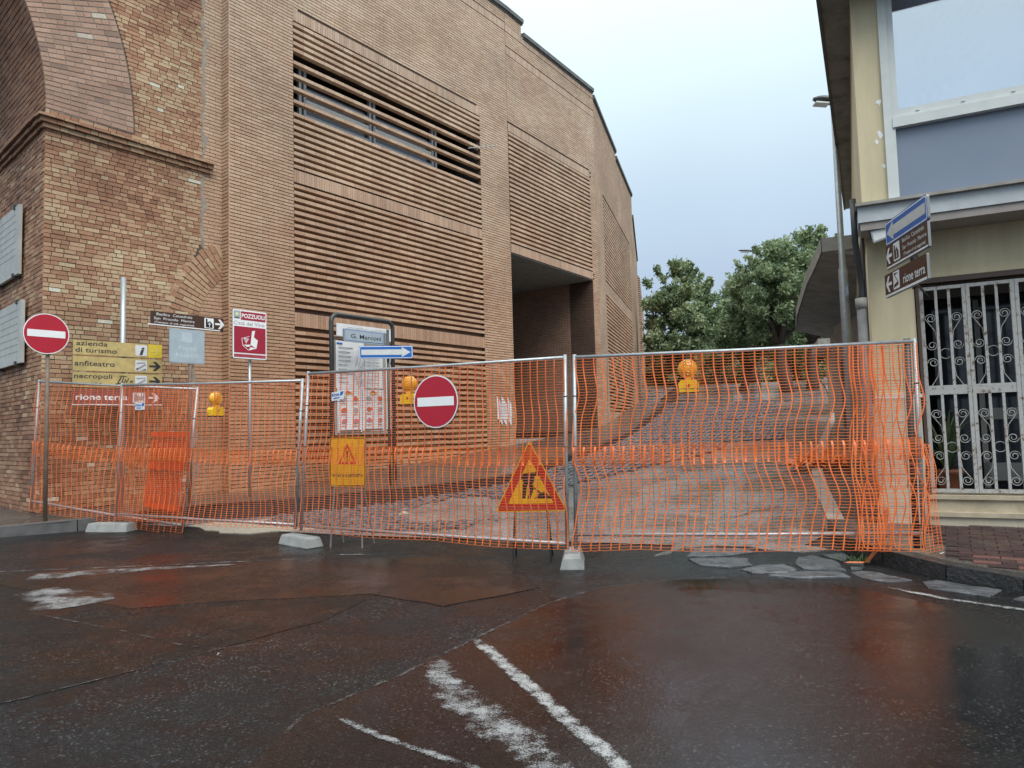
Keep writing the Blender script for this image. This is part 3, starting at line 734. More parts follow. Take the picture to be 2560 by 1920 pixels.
brickwork(recs, F1, NEW, bld, 0., .0012, new_tint, 300, 'brick', 'brickwork', 12, lambda q_: (F1.P(q_[0], q_[2])-CAMP).length+(20 if q_[2] < 2.4 else 0))
recs = lay(.2, PZ2-.02, .0725, [.25], .007, no_sold(holes1b, [(13.62, 13.88), (12.9, 13.15)]), 13, .0165)
recs = [q_ for q_ in recs if not (10.47 < q_[2] < 10.73 and O1a < (q_[0]+q_[1])/2 < O1b_) and not (6.6 < q_[2] < 7.02 and O1a < (q_[0]+q_[1])/2 < O1b_)]
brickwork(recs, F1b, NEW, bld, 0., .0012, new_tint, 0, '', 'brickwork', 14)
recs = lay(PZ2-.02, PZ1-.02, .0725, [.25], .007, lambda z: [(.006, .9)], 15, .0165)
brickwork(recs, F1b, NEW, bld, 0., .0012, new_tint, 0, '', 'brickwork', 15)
b = MB(); b.box(F1b, 0, .9, PZ2, PZ1, -1.2, -.018); b.build('wall_core', MORT_NEW, bld)
# left flank of the new facade, standing proud of the gateway
FS = Fr(F1.P(3.10, 0, 0), F1.n, -D1)
recs = lay(.3, PZ1-.02, .0725, [.25], .007, lambda z: [(-.25, 0)] if True else [], 17, .0165)
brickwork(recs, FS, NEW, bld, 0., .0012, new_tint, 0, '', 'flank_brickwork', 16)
# soldier courses
def soldiers(fr, a0, a1, z0, z1, parent, name, n_solo=0):
    rest = MB(); t = a0; k = 0; 
    while t < a1-.03:
        e_ = min(a1, t+.066); b = MB() if n_solo and k < n_solo else rest
        b.box(fr, t+.003, e_-.003, z0+.006, z1-.006, -.03, rnd.uniform(-.001, .0015), .5+.7*(rnd.random()-.5), 0, 0, False)
        if b is not rest: b.build('soldier_brick', SOLD, parent)
        t = e_; k += 1
    if rest.f: rest.build(name, SOLD, parent, kind='stuff')
    c = MB(); c.box(fr, a0, a1, z0-.004, z1+.004, -.12, -.012); c.build('band_core', MORT_NEW, parent)
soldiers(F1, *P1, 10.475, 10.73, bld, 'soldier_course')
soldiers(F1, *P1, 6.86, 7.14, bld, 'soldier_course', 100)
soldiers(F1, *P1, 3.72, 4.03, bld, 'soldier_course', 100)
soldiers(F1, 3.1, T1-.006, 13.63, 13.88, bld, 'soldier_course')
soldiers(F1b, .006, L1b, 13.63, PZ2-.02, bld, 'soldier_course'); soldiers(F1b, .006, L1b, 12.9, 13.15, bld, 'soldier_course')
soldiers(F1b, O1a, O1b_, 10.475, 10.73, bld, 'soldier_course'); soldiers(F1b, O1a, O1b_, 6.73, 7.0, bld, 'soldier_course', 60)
# louvres: every second course is a row of long bricks, open between
def slat(fr, a0, a1, z, parent, tall=.074, dep=.13, ln=.275):
    b = MB(); t = a0; 
    while t < a1-.02:
        e_ = min(a1, t+ln); b.box(fr, t+.0035, e_-.0035, z, z+tall, -dep, rnd.uniform(-.002, .002), .5+.6*(rnd.random()-.5)); t = e_
    return b.build('louvre_slat', NEW, parent)
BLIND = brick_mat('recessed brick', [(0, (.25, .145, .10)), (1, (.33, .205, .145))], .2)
WZ0, WZ1 = 8.30, 9.98
z = .80
while z < 10.45:
    inw = WZ0 < z < WZ1
    if not (6.80 < z < 7.15 or 3.66 < z < 4.04):
        slat(F1, P1[0]+.004, P1[1]-.004, z, bld, dep=.13)
    z += .29 if inw and z+.29 < WZ1 else .145
b = MB()
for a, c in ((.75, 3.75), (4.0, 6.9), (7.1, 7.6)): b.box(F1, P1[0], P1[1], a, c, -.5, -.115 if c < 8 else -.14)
b.build('louvre_back', BLIND, bld)
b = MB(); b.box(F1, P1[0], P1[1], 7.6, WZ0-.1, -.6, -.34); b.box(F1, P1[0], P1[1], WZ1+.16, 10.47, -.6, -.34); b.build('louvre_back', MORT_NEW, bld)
# glazing behind the open louvres
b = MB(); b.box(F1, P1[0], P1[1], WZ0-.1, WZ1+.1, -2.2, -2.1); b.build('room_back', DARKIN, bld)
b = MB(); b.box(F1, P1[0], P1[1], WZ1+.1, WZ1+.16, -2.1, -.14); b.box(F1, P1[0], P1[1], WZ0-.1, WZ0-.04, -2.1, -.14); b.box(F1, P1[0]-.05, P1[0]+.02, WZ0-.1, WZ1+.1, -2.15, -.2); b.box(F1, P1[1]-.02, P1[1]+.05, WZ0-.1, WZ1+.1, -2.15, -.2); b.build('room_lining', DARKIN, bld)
win = MB()
for a in (5.05, 7.10, 9.30):
    win.box(F1, a, a+.07, WZ0, 9.72, -.52, -.44); win.box(F1, a+.13, a+.20, WZ0, 9.72, -.52, -.44)
win.build('window_frame', ALU, bld)
for a0, a1 in ((5.26, 7.09), (7.31, 9.29)):
    for z0_, z1_, m_ in ((8.42, 8.50, ALU), (8.66, 8.72, ALU), (8.95, 9.06, WFRAME), (9.22, 9.30, ALU), (9.45, 9.53, ALU)):
        b = MB(); b.box(F1, a0, a1, z0_, z1_, -.50, -.45); b.build('window_rail', m_, bld)
    b = MB(); b.box(F1, a0, a1, 8.35, 9.6, -.56, -.545); b.build('window_pane', DARKGLASS, bld)
# second panel and the deep opening under it
z = 7.05
while z < 10.42:
    slat(F1b, O1a+.004, O1b_-.004, z, bld, dep=.12); z += .145
b = MB(); b.box(F1b, O1a, O1b_, 7.02, 7.8, -.5, -.085); b.build('louvre_back', BLIND, bld)
b = MB(); b.box(F1b, O1a, O1b_, 7.8, 10.47, -.6, -.26); b.build('louvre_back', MORT_NEW, bld)
def tzwall(name, fr, a0, a1, z0, z1, d0, d1, mat, parent):
    b = MB(); b.box(fr, a0, a1, z0, z1, d0, d1); o = b.build(name, mat, parent)
    at = o.data.attributes.new('tz', 'FLOAT_VECTOR', 'POINT')
    at.data.foreach_set('vector', np.array([c for v in o.data.vertices for c in ((v.co-fr.O).dot(fr.ex), v.co.z, 0.)], dtype=np.float32)); return o
FJ = Fr(F1b.P(O1b_, 0, 0), -F1b.n, -D1b)           # right jamb, seen inside the opening
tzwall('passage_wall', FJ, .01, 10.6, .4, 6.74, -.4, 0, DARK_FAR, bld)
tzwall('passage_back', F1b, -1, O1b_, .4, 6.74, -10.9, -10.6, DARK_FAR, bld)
b = MB(); b.box(F1b, O1a+.002, O1b_, 6.70, 6.725, -10.5, -.03); b.build('passage_ceiling', CONC, bld)
b = MB(); b.box(F1b, O1a+.002, O1b_, .2, 1.08, -10.5, -.05); b.build('threshold', CONC, bld)
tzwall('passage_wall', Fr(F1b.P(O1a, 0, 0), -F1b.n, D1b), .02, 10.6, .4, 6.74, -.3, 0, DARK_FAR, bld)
# third and fourth stretches, far up the lane
P2 = (1.55, 9.4)
for a0, a1, z0, z1 in ((0, P2[0], .5, PZ3), (P2[1], L2, .5, PZ3), (P2[0], P2[1], 10.5, PZ3), (P2[0], P2[1], 6.62, 7.05), (P2[0], P2[1], .5, 2.0)):
    tzwall('wall', F2, a0, a1, z0, z1, -.6, 0, NEW_FAR, bld)
tzwall('wall', F2, 0, 5.5, PZ3, 13.66, -.6, 0, NEW_FAR, bld)
z = 2.05
while z < 10.45:
    if not 6.55 < z < 7.04: slat(F2, P2[0]+.004, P2[1]-.004, z, bld, dep=.12, tall=.074)
    z += .145
b = MB(); b.box(F2, P2[0], P2[1], 2, 10.5, -.6, -.2); b.build('louvre_back', MORT_NEW, bld)
tzwall('wall', F3, 0, 10, 1, 12.3, -.6, 0, NEW_FAR, bld)
tzwall('wall', F3, 10, 26, 1, 11.2, -.6, .15, NEW_FAR, bld)
for fr, a0, a1, zc in ((F1, 2.9, T1+.0, PZ1), (F1b, 0.004, .96, PZ1), (F1b, .97, L1b+.02, PZ2), (F2, 0.03, 5.55, 13.66), (F2, 5.56, L2, PZ3), (F3, 0.02, 10, 12.3), (F3, 10.05, 26, 11.2)):
    b = MB(); b.box(fr, a0, a1, zc, zc+.13, -.8, .07); b.box(fr, a0, a1, zc-.05, zc-.002, -.7, .03); b.build('coping', COPING, bld)
b = MB(); b.box(F1, 3.0, T1, 10.0, 14.2, -4, -1.25); b.build('inner_mass', DARKIN, bld)

# ------------------------------------------------------------------ right-hand corner building
cor = thing('corner_building', 'yellow plastered corner building with white framed upper window and iron gate below', 'building')
b = MB()
b.box(RG, -.54, -.075, -.1, 3.57, -.5, 0); b.box(RG, -.075, 5, 3.03, 3.57, -.5, 0); b.box(RG, 1.83, 5, .5, 3.03, -.5, 0)
b.build('ground_floor_wall', PLAST, cor)
b = MB(); b.box(RG, -.545, -.07, -.1, .30, .001, .02); b.build('wall_base', CREAM, cor)
b = MB(); b.box(RG, -.54, -.44, -.1, 3.6, -8.5, -.5); b.build('side_wall', PLAST, cor)
b = MB(); b.box(RG, -.545, -.06, 1.66, 1.70, 0.001, .03); b.build('ledge_strip', WFRAME, cor)
b = MB(); b.box(RG, -.56, -.08, .3, 1.66, 0.001, .022); b.build('painted_dado', CREAM, cor)
# upper floor: overhanging slab, fascia, window wall
b = MB(); b.box(RG, -.60, 5, 3.57, 3.66, -8.5, .48); b.build('soffit', simple('brown grey soffit', (.30, .27, .25), .9, vary=.12), cor)
b = MB(); b.box(RG, -.62, 5, 3.66, 3.84, -.2, .50); b.build('fascia', FASCIA, cor)
b = MB(); b.box(RG, -.64, 5, 3.842, 3.875, -.2, .56); b.build('ledge', CONC, cor)
b = MB(); b.box(RG, -.57, -.30, 3.875, 6.35, -.2, .47); b.box(RG, -.57, -.45, 3.875, 6.35, -8.5, -.2); b.build('upper_wall', PLAST, cor)
wf = MB()
wf.box(RG, -.30, -.215, 3.88, 6.35, .38, .50); wf.box(RG, -.213, -.15, 4.90, 6.35, .38, .475)
wf.box(RG, -.215, 5, 4.69, 4.80, .38, .51); wf.box(RG, -.213, 5, 4.803, 4.90, .38, .475); wf.box(RG, -.215, -.19, 3.88, 4.69, .38, .49)
w_ = wf.build('window_frame', WFRAME, cor)
for a in (.02, .45, .9):
    b = MB(); b.box(RG, a, a+.035, 4.845, 4.852, .475, .486); b.build('drain_cap', WFRAME, w_)
b = MB(); b.box(RG, -.15, 5, 4.90, 6.35, .40, .412); b.build('window_pane', GLASS_SKY, cor)
b = MB(); nu, nv_ = 90, 24
for j in range(nv_+1):
    for i in range(nu+1):
        a, z = -.16+5.1*i/nu*.5, 4.86+1.5*j/nv_
        an = math.atan2(z-4.7, a+.35); rr2 = math.hypot(a+.35, z-4.7)
        b.v.append(tuple(RG.P(a, z, .355+(.022*math.sin(an*58) if .5 < an < 1.15 and a < .75 else .012*math.sin(a*9+z*2))*min(1, rr2*1.4))))
for j in range(nv_):
    for i in range(nu): b.f.append((j*(nu+1)+i, j*(nu+1)+i+1, (j+1)*(nu+1)+i+1, (j+1)*(nu+1)+i)); b.t.append(.5); b.m.append(0)
b.build('curtain', simple('pale net curtain', (.74, .80, .88), .9, vary=.04), cor, True)
b = MB(); b.box(RG, -.19, 5, 3.88, 4.69, .40, .43); b.build('window_panel', FROST, cor)
FH = Fr(RG.P(0, 0, 0), dR, V(0, 0, 1), nR)     # plan frame: a along the front, z out from it, d up
b = MB(); b.prism(FH, [(-.89, .95), (-.69, -8.6), (5.2, -8.6), (5.2, .95)], 6.35, 6.58); b.build('roof_slab', SOFF, cor)
b = MB(); b.prism(FH, [(-.93, .95), (-.73, -8.6), (-.692, -8.6), (-.892, .95)], 6.33, 6.64); b.build('roof_edge', simple('dark roof edge', (.09, .088, .085), .8), cor)
for a, z, s_ in ((-.335, 5.02, .030), (-.345, 4.66, .038), (-.385, 4.57, .022), (-.325, 4.27, .02)):     # flaked paint
    pts = [(a+s_*rnd.uniform(.25, 1.2)*math.cos(k*.52), z+1.3*s_*rnd.uniform(.3, 1.3)*math.sin(k*.52)) for k in range(12)]
    flat('paint_flake', cor, RG, pts, .471, WHITE)
# steps and porch behind the gate
for nm, z0, z1, d, m_ in (('step_slab', .50, .545, .06, SAND), ('step_riser', .36, .50, .03, SAND), ('step_slab', .31, .36, .10, SAND), ('step_plinth', .0, .31, .07, CREAM)):
    b = MB(); b.box(RG, -.07, 4.5, z0, z1, -.5, d); b.build(nm, m_, cor)
b = MB(); b.box(RG, -.6, 4, .4, .52, -2.2, -.5); b.box(RG, -.6, 4, .4, 3.1, -2.3, -2.2); b.box(RG, -.2, -.08, .5, 3.1, -2.2, -.5); b.build('porch_room', DARKIN, cor)
b = MB()
for a0, a1, z0, z1 in ((.40, .46, .53, 2.9), (1.25, 1.33, .53, 2.9), (.4, 1.33, .62, .84), (.4, 1.33, 1.38, 1.52)): b.box(RG, a0+.25, a1+.25, z0, z1, -1.22, -1.18)
b.build('inner_door_frame', simple('dull white door', (.28, .28, .27), .5), cor)
b = MB(); b.box(RG, .2, 1.5, .53, 2.95, -1.26, -1.24); b.build('inner_door_glass', DARKGLASS, cor)
# iron gate
ig = MB()
b = MB(); b.box(RG, -.065, -.03, .545, 3.0, -.12, .02); b.box(RG, -.065, 1.83, 2.97, 3.03, -.12, .02); b.build('gate_jamb', simple('brown steel jamb', (.07, .04, .032), .5), cor)
def gbar(a0, a1, z0, z1, d0=-.05, d1=-.02, nm='gate_bar'):
    b = MB(); b.box(RG, a0, a1, z0, z1, d0, d1); return b.build(nm, GATEP, cor)
stiles = [(-.028, .012), (.392, .428), (.432, .468), (.845, .885), (.889, .925), (1.30, 1.335), (1.34, 1.375), (1.78, 1.82)]
for a0, a1 in stiles: gbar(a0, a1, .57, 2.93, -.06, -.012, 'gate_stile')
for a0, a1 in ((.012, .392), (.468, .845), (.925, 1.30), (1.375, 1.78)):
    for z0, z1 in ((.57, .61), (1.68, 1.785), (2.89, 2.93)): gbar(a0, a1, z0, z1, -.055, -.017, 'gate_rail')
    w3 = (a1-a0)/3
    for k in (1, 2):
        c = a0+w3*k; gbar(c-.014, c+.014, .61, 1.68); gbar(c-.014, c+.014, 1.785, 2.89)
    def spiral(cx, cz, r, a_s, turns, sgn):
        return [(cx+sgn*r*(1-.72*k/22)*math.cos(a_s+2*math.pi*turns*k/22), cz+r*(1-.72*k/22)*math.sin(a_s+2*math.pi*turns*k/22)) for k in range(23)]
    for zc, hgt in ((2.15, .55), (1.08, .5)):
        for side, ca in ((1, a0+w3*.5), (-1, a1-w3*.5)):
            r_ = w3*.44
            for vz, s2 in ((zc+hgt*.75, 1), (zc+.10, -1), (zc-.10, 1), (zc-hgt*.75, -1)):
                pts = [RG.P(x, zc_, -.035) for x, zc_ in spiral(ca, vz, r_, math.pi, -1.6*s2, side)]
                b = MB(); b.tube(pts, .0045, 4); b.build('gate_scroll', GATEP, cor)
            for za, zb in ((zc+hgt*.75, zc+.10), (zc-.10, zc-hgt*.75)):
                b = MB(); up_ = za > zc
                b.tube([RG.P(ca-side*r_, za if up_ else zb, -.035), RG.P(ca+side*r_*.7, (za+zb)/2, -.035), RG.P(ca-side*r_ if False else ca+side*r_, zb if up_ else za, -.035)], .0045, 4); b.build('gate_scroll', GATEP, cor)
        b = MB(); cc = (a0+a1)/2; b.tube([RG.P(cc+w3*.45*math.cos(k*.35), zc+w3*.45*math.sin(k*.35), -.035) for k in range(19)], .0045, 4); b.build('gate_ring', GATEP, cor)
# pot plant inside
pot = thing('potted_plant', 'terracotta pot with strappy leaved plant behind the iron gate', 'plant')
pc = RG.P(.20, .53, -.55)
b = MB(); b.lathe(pc, (0, 0, 1), [(.10, 0), (.105, .01), (.15, .22), (.165, .22), (.17, .27), (.145, .27), (.13, .24), (0, .24)], 18); b.build('pot', TERRA, pot, True)
lf = MB()
for k in range(46):
    an = rnd.uniform(0, 6.28); l_ = rnd.uniform(.35, .75); up = rnd.uniform(.3, 1.2); pts = []
    for j in range(6):
        u = j/5; pts.append(pc+V(math.cos(an)*l_*u*.55, math.sin(an)*l_*u*.55, .24+up*u*(1.25-.6*u)))
    sd = V(-math.sin(an), math.cos(an), 0)
    for j in range(5):
        w0, w1 = .018*(1-(j/5)**2)+.002, .018*(1-((j+1)/5)**2)+.001
        lf.face([pts[j]-sd*w0, pts[j]+sd*w0, pts[j+1]+sd*w1, pts[j+1]-sd*w1], rnd.random()*.6)
lf.build('leaves', LEAF, pot)
# downpipe on the corner
dp = thing('drain_pipe', 'grey bent drain pipe running down the corner of the yellow building', 'pipe')
b = MB(); b.tube([RG.P(-.66, 4.0, .30), RG.P(-.66, 3.5, .28), RG.P(-.63, 3.2, .12), RG.P(-.61, 2.9, .06), RG.P(-.61, 2.78, .06)], .035, 10); b.build('pipe', DKMETAL, dp, True)
b = MB(); b.tube([RG.P(-.63, 2.80, .07), RG.P(-.63, .2, .07)], .055, 10); b.build('pipe', simple('stained pipe', (.15, .15, .15), .6, vary=.4), dp, True)
b = MB(); b.tube([RG.P(-.63, 2.74, .07), RG.P(-.63, 2.86, .07)], .066, 10); b.build('collar', CONC, dp, True)
b = MB(); b.tube([RG.P(-.575, 3.9, .12), RG.P(-.575, 1.6, .05)], .012, 6); b.build('cable', BLACK, dp)
# floodlight under the fascia
fl = thing('floodlight', 'small grey floodlight bracketed under the fascia beside the blue arrow sign', 'lamp')
ff = Fr(RG.P(-.38, 3.52, .42), V(.80, -.42, .25).normalized(), V(-.5, -.75, -.1).normalized(), V(-.15, .1, .98).normalized())
b = MB(); b.box(ff, -.11, .11, -.07, .07, -.07, .03); b.build('housing', GALV, fl)
b = MB(); b.box(ff, -.095, .095, -.055, .055, .031, .036); b.build('lens', WFRAME, fl)
b = MB(); b.tube([ff.P(-.12, 0, -.03), ff.P(-.12, .1, -.03), RG.P(-.40, 3.66, .40)], .012, 6); b.build('bracket', DKMETAL, fl)

# ------------------------------------------------------------------ canopy house and far things up the lane
can = thing('canopy_house', 'low stained grey house with a wide flaring concrete canopy beside the lane', 'house')
cpl = [(5.95, 13.0), (6.35, 14.2), (6.85, 15.8), (7.55, 17.8), (8.4, 20.2), (9.6, 23.2)]
inn = [(7.6, 12.3), (8.4, 13.2), (8.9, 15.4), (9.4, 17.7), (9.9, 20.0), (11.2, 23.0)]
b = MB(); n_ = len(cpl)
zc = [4.62, 4.60, 4.57, 4.52, 4.48, 4.44]
for (x, y), (x2, y2), z_ in zip(cpl, inn, zc):
    for xx, yy, z3 in ((x, y, z_), (x, y, z_+.20), (x2, y2, z_+.22), (x2, y2, z_-.45)): b.v.append((xx, yy, z3))
for i in range(n_-1):
    for k in range(4): b.f.append((4*i+k, 4*i+(k+1) % 4, 4*i+4+(k+1) % 4, 4*i+4+k)); b.t.append(.5); b.m.append(0)
b.f += [(3, 2, 1, 0), (4*n_-4, 4*n_-3, 4*n_-2, 4*n_-1)]; b.t += [.5, .5]; b.m += [0, 0]
b.build('canopy', simple('canopy concrete', (.24, .235, .225), .92, vary=.35, bump=.5, scale=2.5), can)
b = MB()
for i in range(n_-1):
    (x, y), (x2, y2) = cpl[i], cpl[i+1]
    b.face([(x-.03, y, zc[i]-.02), (x2-.03, y2, zc[i+1]-.02), (x2-.03, y2, zc[i+1]+.25), (x-.03, y, zc[i]+.25)]); b.face([(x-.03, y, zc[i]+.25), (x2-.03, y2, zc[i+1]+.25), (x2+.25, y2, zc[i+1]+.25), (x+.25, y, zc[i]+.25)])
b.box(Fr((5.92, 12.97, 0), (1, -.42, 0)), 0, 1.9, 4.60, 4.86, -.06, 0)
b.build('canopy_edge', CONC, can)
wl = Fr((9.5, 20.6, 0), (-.15, -.988, 0))       # street wall, drawn from the far end toward us
b = MB(); b.box(wl, 0, 7, .2, 4.3, -3, 0); b.build('wall', GREYREN, can)
b = MB(); b.box(wl, .9, 1.5, 1.2, 3.1, .001, .02); b.build('door', simple('dark door', (.04, .03, .025), .6), can)
for a in (2.6, 4.6): 
    b = MB(); b.box(wl, a, a+.7, 1.9, 3.2, .001, .02); b.build('window', DARKGLASS, can)
lw = thing('white_house', 'small pale house with flat corrugated roof beyond the canopy', 'house')
fw_ = Fr((11.6, 25.0, 0), (.94, -.34, 0))
b = MB(); b.box(fw_, 0, 3, .8, 4.0, -3, 0); b.build('wall', CREAM, lw)
b = MB(); b.box(fw_, -.5, 3, 4.0, 4.35, -3, .4); b.build('roof', CONC, lw)
def lamp_post(base, top, arm, label):
    t = thing('street_lamp', label, 'street lamp', 'street lamps up the lane')
    bx, by, bz = base
    b = MB(); b.tube([(bx, by, bz-.1), (bx, by, bz+(top-bz)*.55), (bx, by, bz+(top-bz)*.56), (bx, by, top)], [.085, .075, .055, .045], 10); b.build('pole', GALV, t, True)
    a = Vector(arm); ln = a.length; ad = a.normalized(); sd = V(-ad.y, ad.x, 0); tip = V(bx, by, top)
    b = MB(); n2 = 8
    for k in range(9):
        u = k/8; w = .13*math.sin(math.pi*min(1, .12+u*.80))**.7; c = tip+ad*(u*ln-.08)+V(0, 0, .02+.03*u)
        for j in range(n2):
            an = 2*math.pi*j/n2; zz = math.sin(an)*(.085 if math.sin(an) > 0 else .045)*w/.13; b.v.append(tuple(c+sd*math.cos(an)*w+V(0, 0, zz)))
    for k in range(8):
        for j in range(n2): b.f.append((k*n2+j, k*n2+(j+1) % n2, (k+1)*n2+(j+1) % n2, (k+1)*n2+j)); b.t.append(.5); b.m.append(0)
    b.f.append(tuple(range(n2))); b.f.append(tuple(8*n2+j for j in reversed(range(n2)))); b.t += [.5]*2; b.m += [0]*2
    b.build('lamp_head', DKMETAL, t, True)
    b = MB(); c = tip+ad*ln*.5; b.box(Fr(c, ad, sd), -ln*.28, ln*.28, -.045, -.02, -.09, .09); b.build('lamp_glass', WFRAME, t)
lamp_post((5.92, 12.2, H(5.9, 12.2)), 7.12, (-.42, .02, .05), 'tall street lamp beside the canopy, its head half hidden by the eave')
lamp_post((14.95, 42, H(15, 42)), 11.85, (-.95, 0, .05), 'street lamp rising out of the trees on the right')
lamp_post((18.3, 60, H(18, 60)), 12.6, (-1.2, 0, .05), 'farthest small street lamp in the gap between the trees')

def tree(base, tops, crown, n, leaf, label, seed, lean=0.):
    """tapered trunk, limbs, and a crown of leaf-sized faces gathered in clumps"""
    r_ = np.random.RandomState(seed); rr = random.Random(seed)
    t = thing('tree', label, 'tree', 'trees along the lane')
    base = Vector(base); C_ = Vector(crown[0]); ra = Vector(crown[1])
    b = MB(); fork = base.lerp(Vector((C_.x, C_.y, C_.z-ra.z)), .9)
    b.tube([base-V(0, 0, .2), base.lerp(fork, .3)+V(.04, 0, 0), base.lerp(fork, .7)-V(.05, 0, 0), fork], [tops*1.25, tops, tops*.85, tops*.75], 10)
    cl = []
    for k in range(150):
        while True:
            p = r_.uniform(-1, 1, 3); l_ = np.linalg.norm(p)
            if l_ < 1: break
        p = p/max(l_, .05)*(l_**.45); p[2] = p[2]*(1.0 if p[2] > 0 else .95)
        bulge = 1+.38*mnoise.noise(Vector((p[0]*1.6+seed, p[1]*1.6, p[2]*1.6)))
        cl.append(C_+Vector((p[0]*ra.x*bulge*.86, p[1]*ra.y*bulge*.86, p[2]*ra.z*bulge*.86)))
    for k in range(26):      # leafy shoots standing out of the crown
        a_ = rr.uniform(0, 6.28); el = rr.uniform(.1, 1.5); dv = Vector((math.cos(a_)*math.cos(el), math.sin(a_)*math.cos(el), math.sin(el)))
        p0 = C_+Vector((dv.x*ra.x, dv.y*ra.y, dv.z*ra.z))*.9
        for j in range(3): cl.append(p0+(dv+V(0, 0, .5)).normalized()*(.16*j*ra.x*.5+.05))
    for k in range(16):
        e_ = rr.choice(cl[:150]); m_ = fork.lerp(e_, .5)+V(rr.uniform(-.2, .2), rr.uniform(-.2, .2), .2)
        b.tube([fork, m_, e_], [tops*.5, tops*.28, .02], 6)
    b.build('trunk', BARK, t, True)
    cl_a = np.array([tuple(c) for c in cl]); rad = r_.uniform(.09, .24, len(cl))*ra.x
    rad[150:] *= .45
    wgt = rad**2.2; idx = r_.choice(len(cl), n, p=wgt/wgt.sum()); g = r_.normal(0, 1, (n, 3)); g /= np.linalg.norm(g, axis=1)[:, None]
    rr_ = r_.uniform(0, 1, n)**.5; stray = r_.uniform(0, 1, n) < .08; rr_[stray] *= 1.7
    P_ = cl_a[idx]+g*(rr_*rad[idx])[:, None]*np.array([1, 1, .85])
    ax = r_.normal(0, 1, (n, 3))+np.array([0, 0, -.2]); ax /= np.linalg.norm(ax, axis=1)[:, None]
    ot = np.cross(ax, r_.normal(0, 1, (n, 3))); ot /= np.linalg.norm(ot, axis=1)[:, None]
    s_ = leaf*r_.uniform(.6, 1.3, n)[:, None]
    vs = np.stack([P_-ax*s_, P_+ot*s_*.45, P_+ax*s_, P_-ot*s_*.45], 1).reshape(-1, 3)
    me = bpy.data.meshes.new('crown'); me.vertices.add(4*n); me.vertices.foreach_set('co', vs.ravel().astype(np.float32))
    me.loops.add(4*n); me.loops.foreach_set('vertex_index', np.arange(4*n, dtype=np.int32)); me.polygons.add(n)
    me.polygons.foreach_set('loop_start', np.arange(0, 4*n, 4, dtype=np.int32)); me.polygons.foreach_set('loop_total', np.full(n, 4, dtype=np.int32))
    me.update(calc_edges=True)
    at = me.attributes.new('tint', 'FLOAT', 'FACE'); ct = r_.uniform(.1, .8, len(cl))
    at.data.foreach_set('value', np.clip(ct[idx]+r_.normal(0, .16, n), 0, 1).astype(np.float32)); me.materials.append(LEAF)
    link('crown', me, t)
tree((7.75, 36, H(7.7, 36)), .28, ((8.75, 36, 6.6), (2.15, 2.1, 3.35)), 23000, .115, 'nearest leafy tree, standing against the far end of the brick building', 1)
tree((13.9, 42, H(13.9, 42)), .24, ((14.4, 42, 6.9), (2.2, 2.2, 2.2)), 15000, .12, 'round tree with forked trunk left of the lamp in the trees', 2)
tree((15.0, 38, H(15, 38)), .34, ((14.7, 38, 8.5), (2.6, 2.5, 2.55)), 27000, .115, 'tall dense tree right of the lane, under the second street lamp', 3)
tree((16.6, 38.5, H(16.6, 38)), .3, ((16.8, 38.5, 9.0), (2.6, 2.4, 3.0)), 24000, .115, 'tree nearest the canopy house, overlapping its roof edge', 4)
tree((15.2, 52, H(15, 52)), .25, ((15.4, 52, 7.6), (2.4, 2.4, 2.0)), 18000, .14, 'smaller tree farther up the lane, in front of the farthest', 5)
tree((16.4, 64, H(16, 64)), .25, ((16.2, 64, 7.4), (3.0, 2.6, 2.0)), 15000, .17, 'farthest pale tree at the top of the lane', 6)
tree((12.6, 58, H(12.6, 58)), .22, ((13.2, 58, 6.4), (2.6, 2.4, 1.7)), 15000, .15, 'low spreading tree beside the nearest one, far up the lane', 12)
tree((21.0, 50, H(21, 50)), .25, ((20.6, 50, 7.6), (3.2, 2.6, 3.0)), 18000, .15, 'broad low tree showing under the canopy edge', 13)
tree((19.4, 62, H(19, 62)), .12, ((19.2, 62, 6.0), (3.6, 2.0, 1.7)), 14000, .14, 'low bush mass behind the trunks at the top of the lane', 15)
tree((25.5, 64, H(25, 64)), .12, ((25.5, 64, 6.3), (4.4, 2.2, 1.9)), 14000, .15, 'low bush mass farther right, seen between the trunks and the canopy', 16)
tree((14.0, 66, H(14, 66)), .12, ((13.6, 66, 5.9), (2.6, 2.0, 1.4)), 9000, .14, 'low bush at the crest behind the round warning lamp', 17)
tree((19.5, 56, H(19, 56)), .25, ((19.3, 56, 10.0), (3.0, 2.8, 3.0)), 18000, .15, 'tree behind the tall dense ones at the top of the lane', 9)
for k, (x, y, w_, h_, lb, m_) in enumerate(((14.2, 74, 6, 4.2, 'pale far house behind the trees at the top of the lane', CREAM), (10.4, 58, 3, 3.2, 'yellowish far house beside the brick building', simple('far yellow', (.55, .46, .28), .9)))):
    t = thing('far_house', lb, 'house'); f_ = Fr((x, y, 0), (1, 0, 0)); z0 = H(x, y)-.5
    b = MB(); b.box(f_, -w_/2, w_/2, z0, z0+h_, -5, 0); b.build('wall', m_, t)
    b = MB(); b.box(f_, -w_/2-.3, w_/2+.3, z0+h_, z0+h_+.3, -5.2, .3); b.build('roof', CONC, t)
    for a in (-w_*.3, w_*.15):
        b = MB(); b.box(f_, a, a+.8, z0+1.6, z0+2.9, .001, .02); b.build('window', DARKGLASS, t)
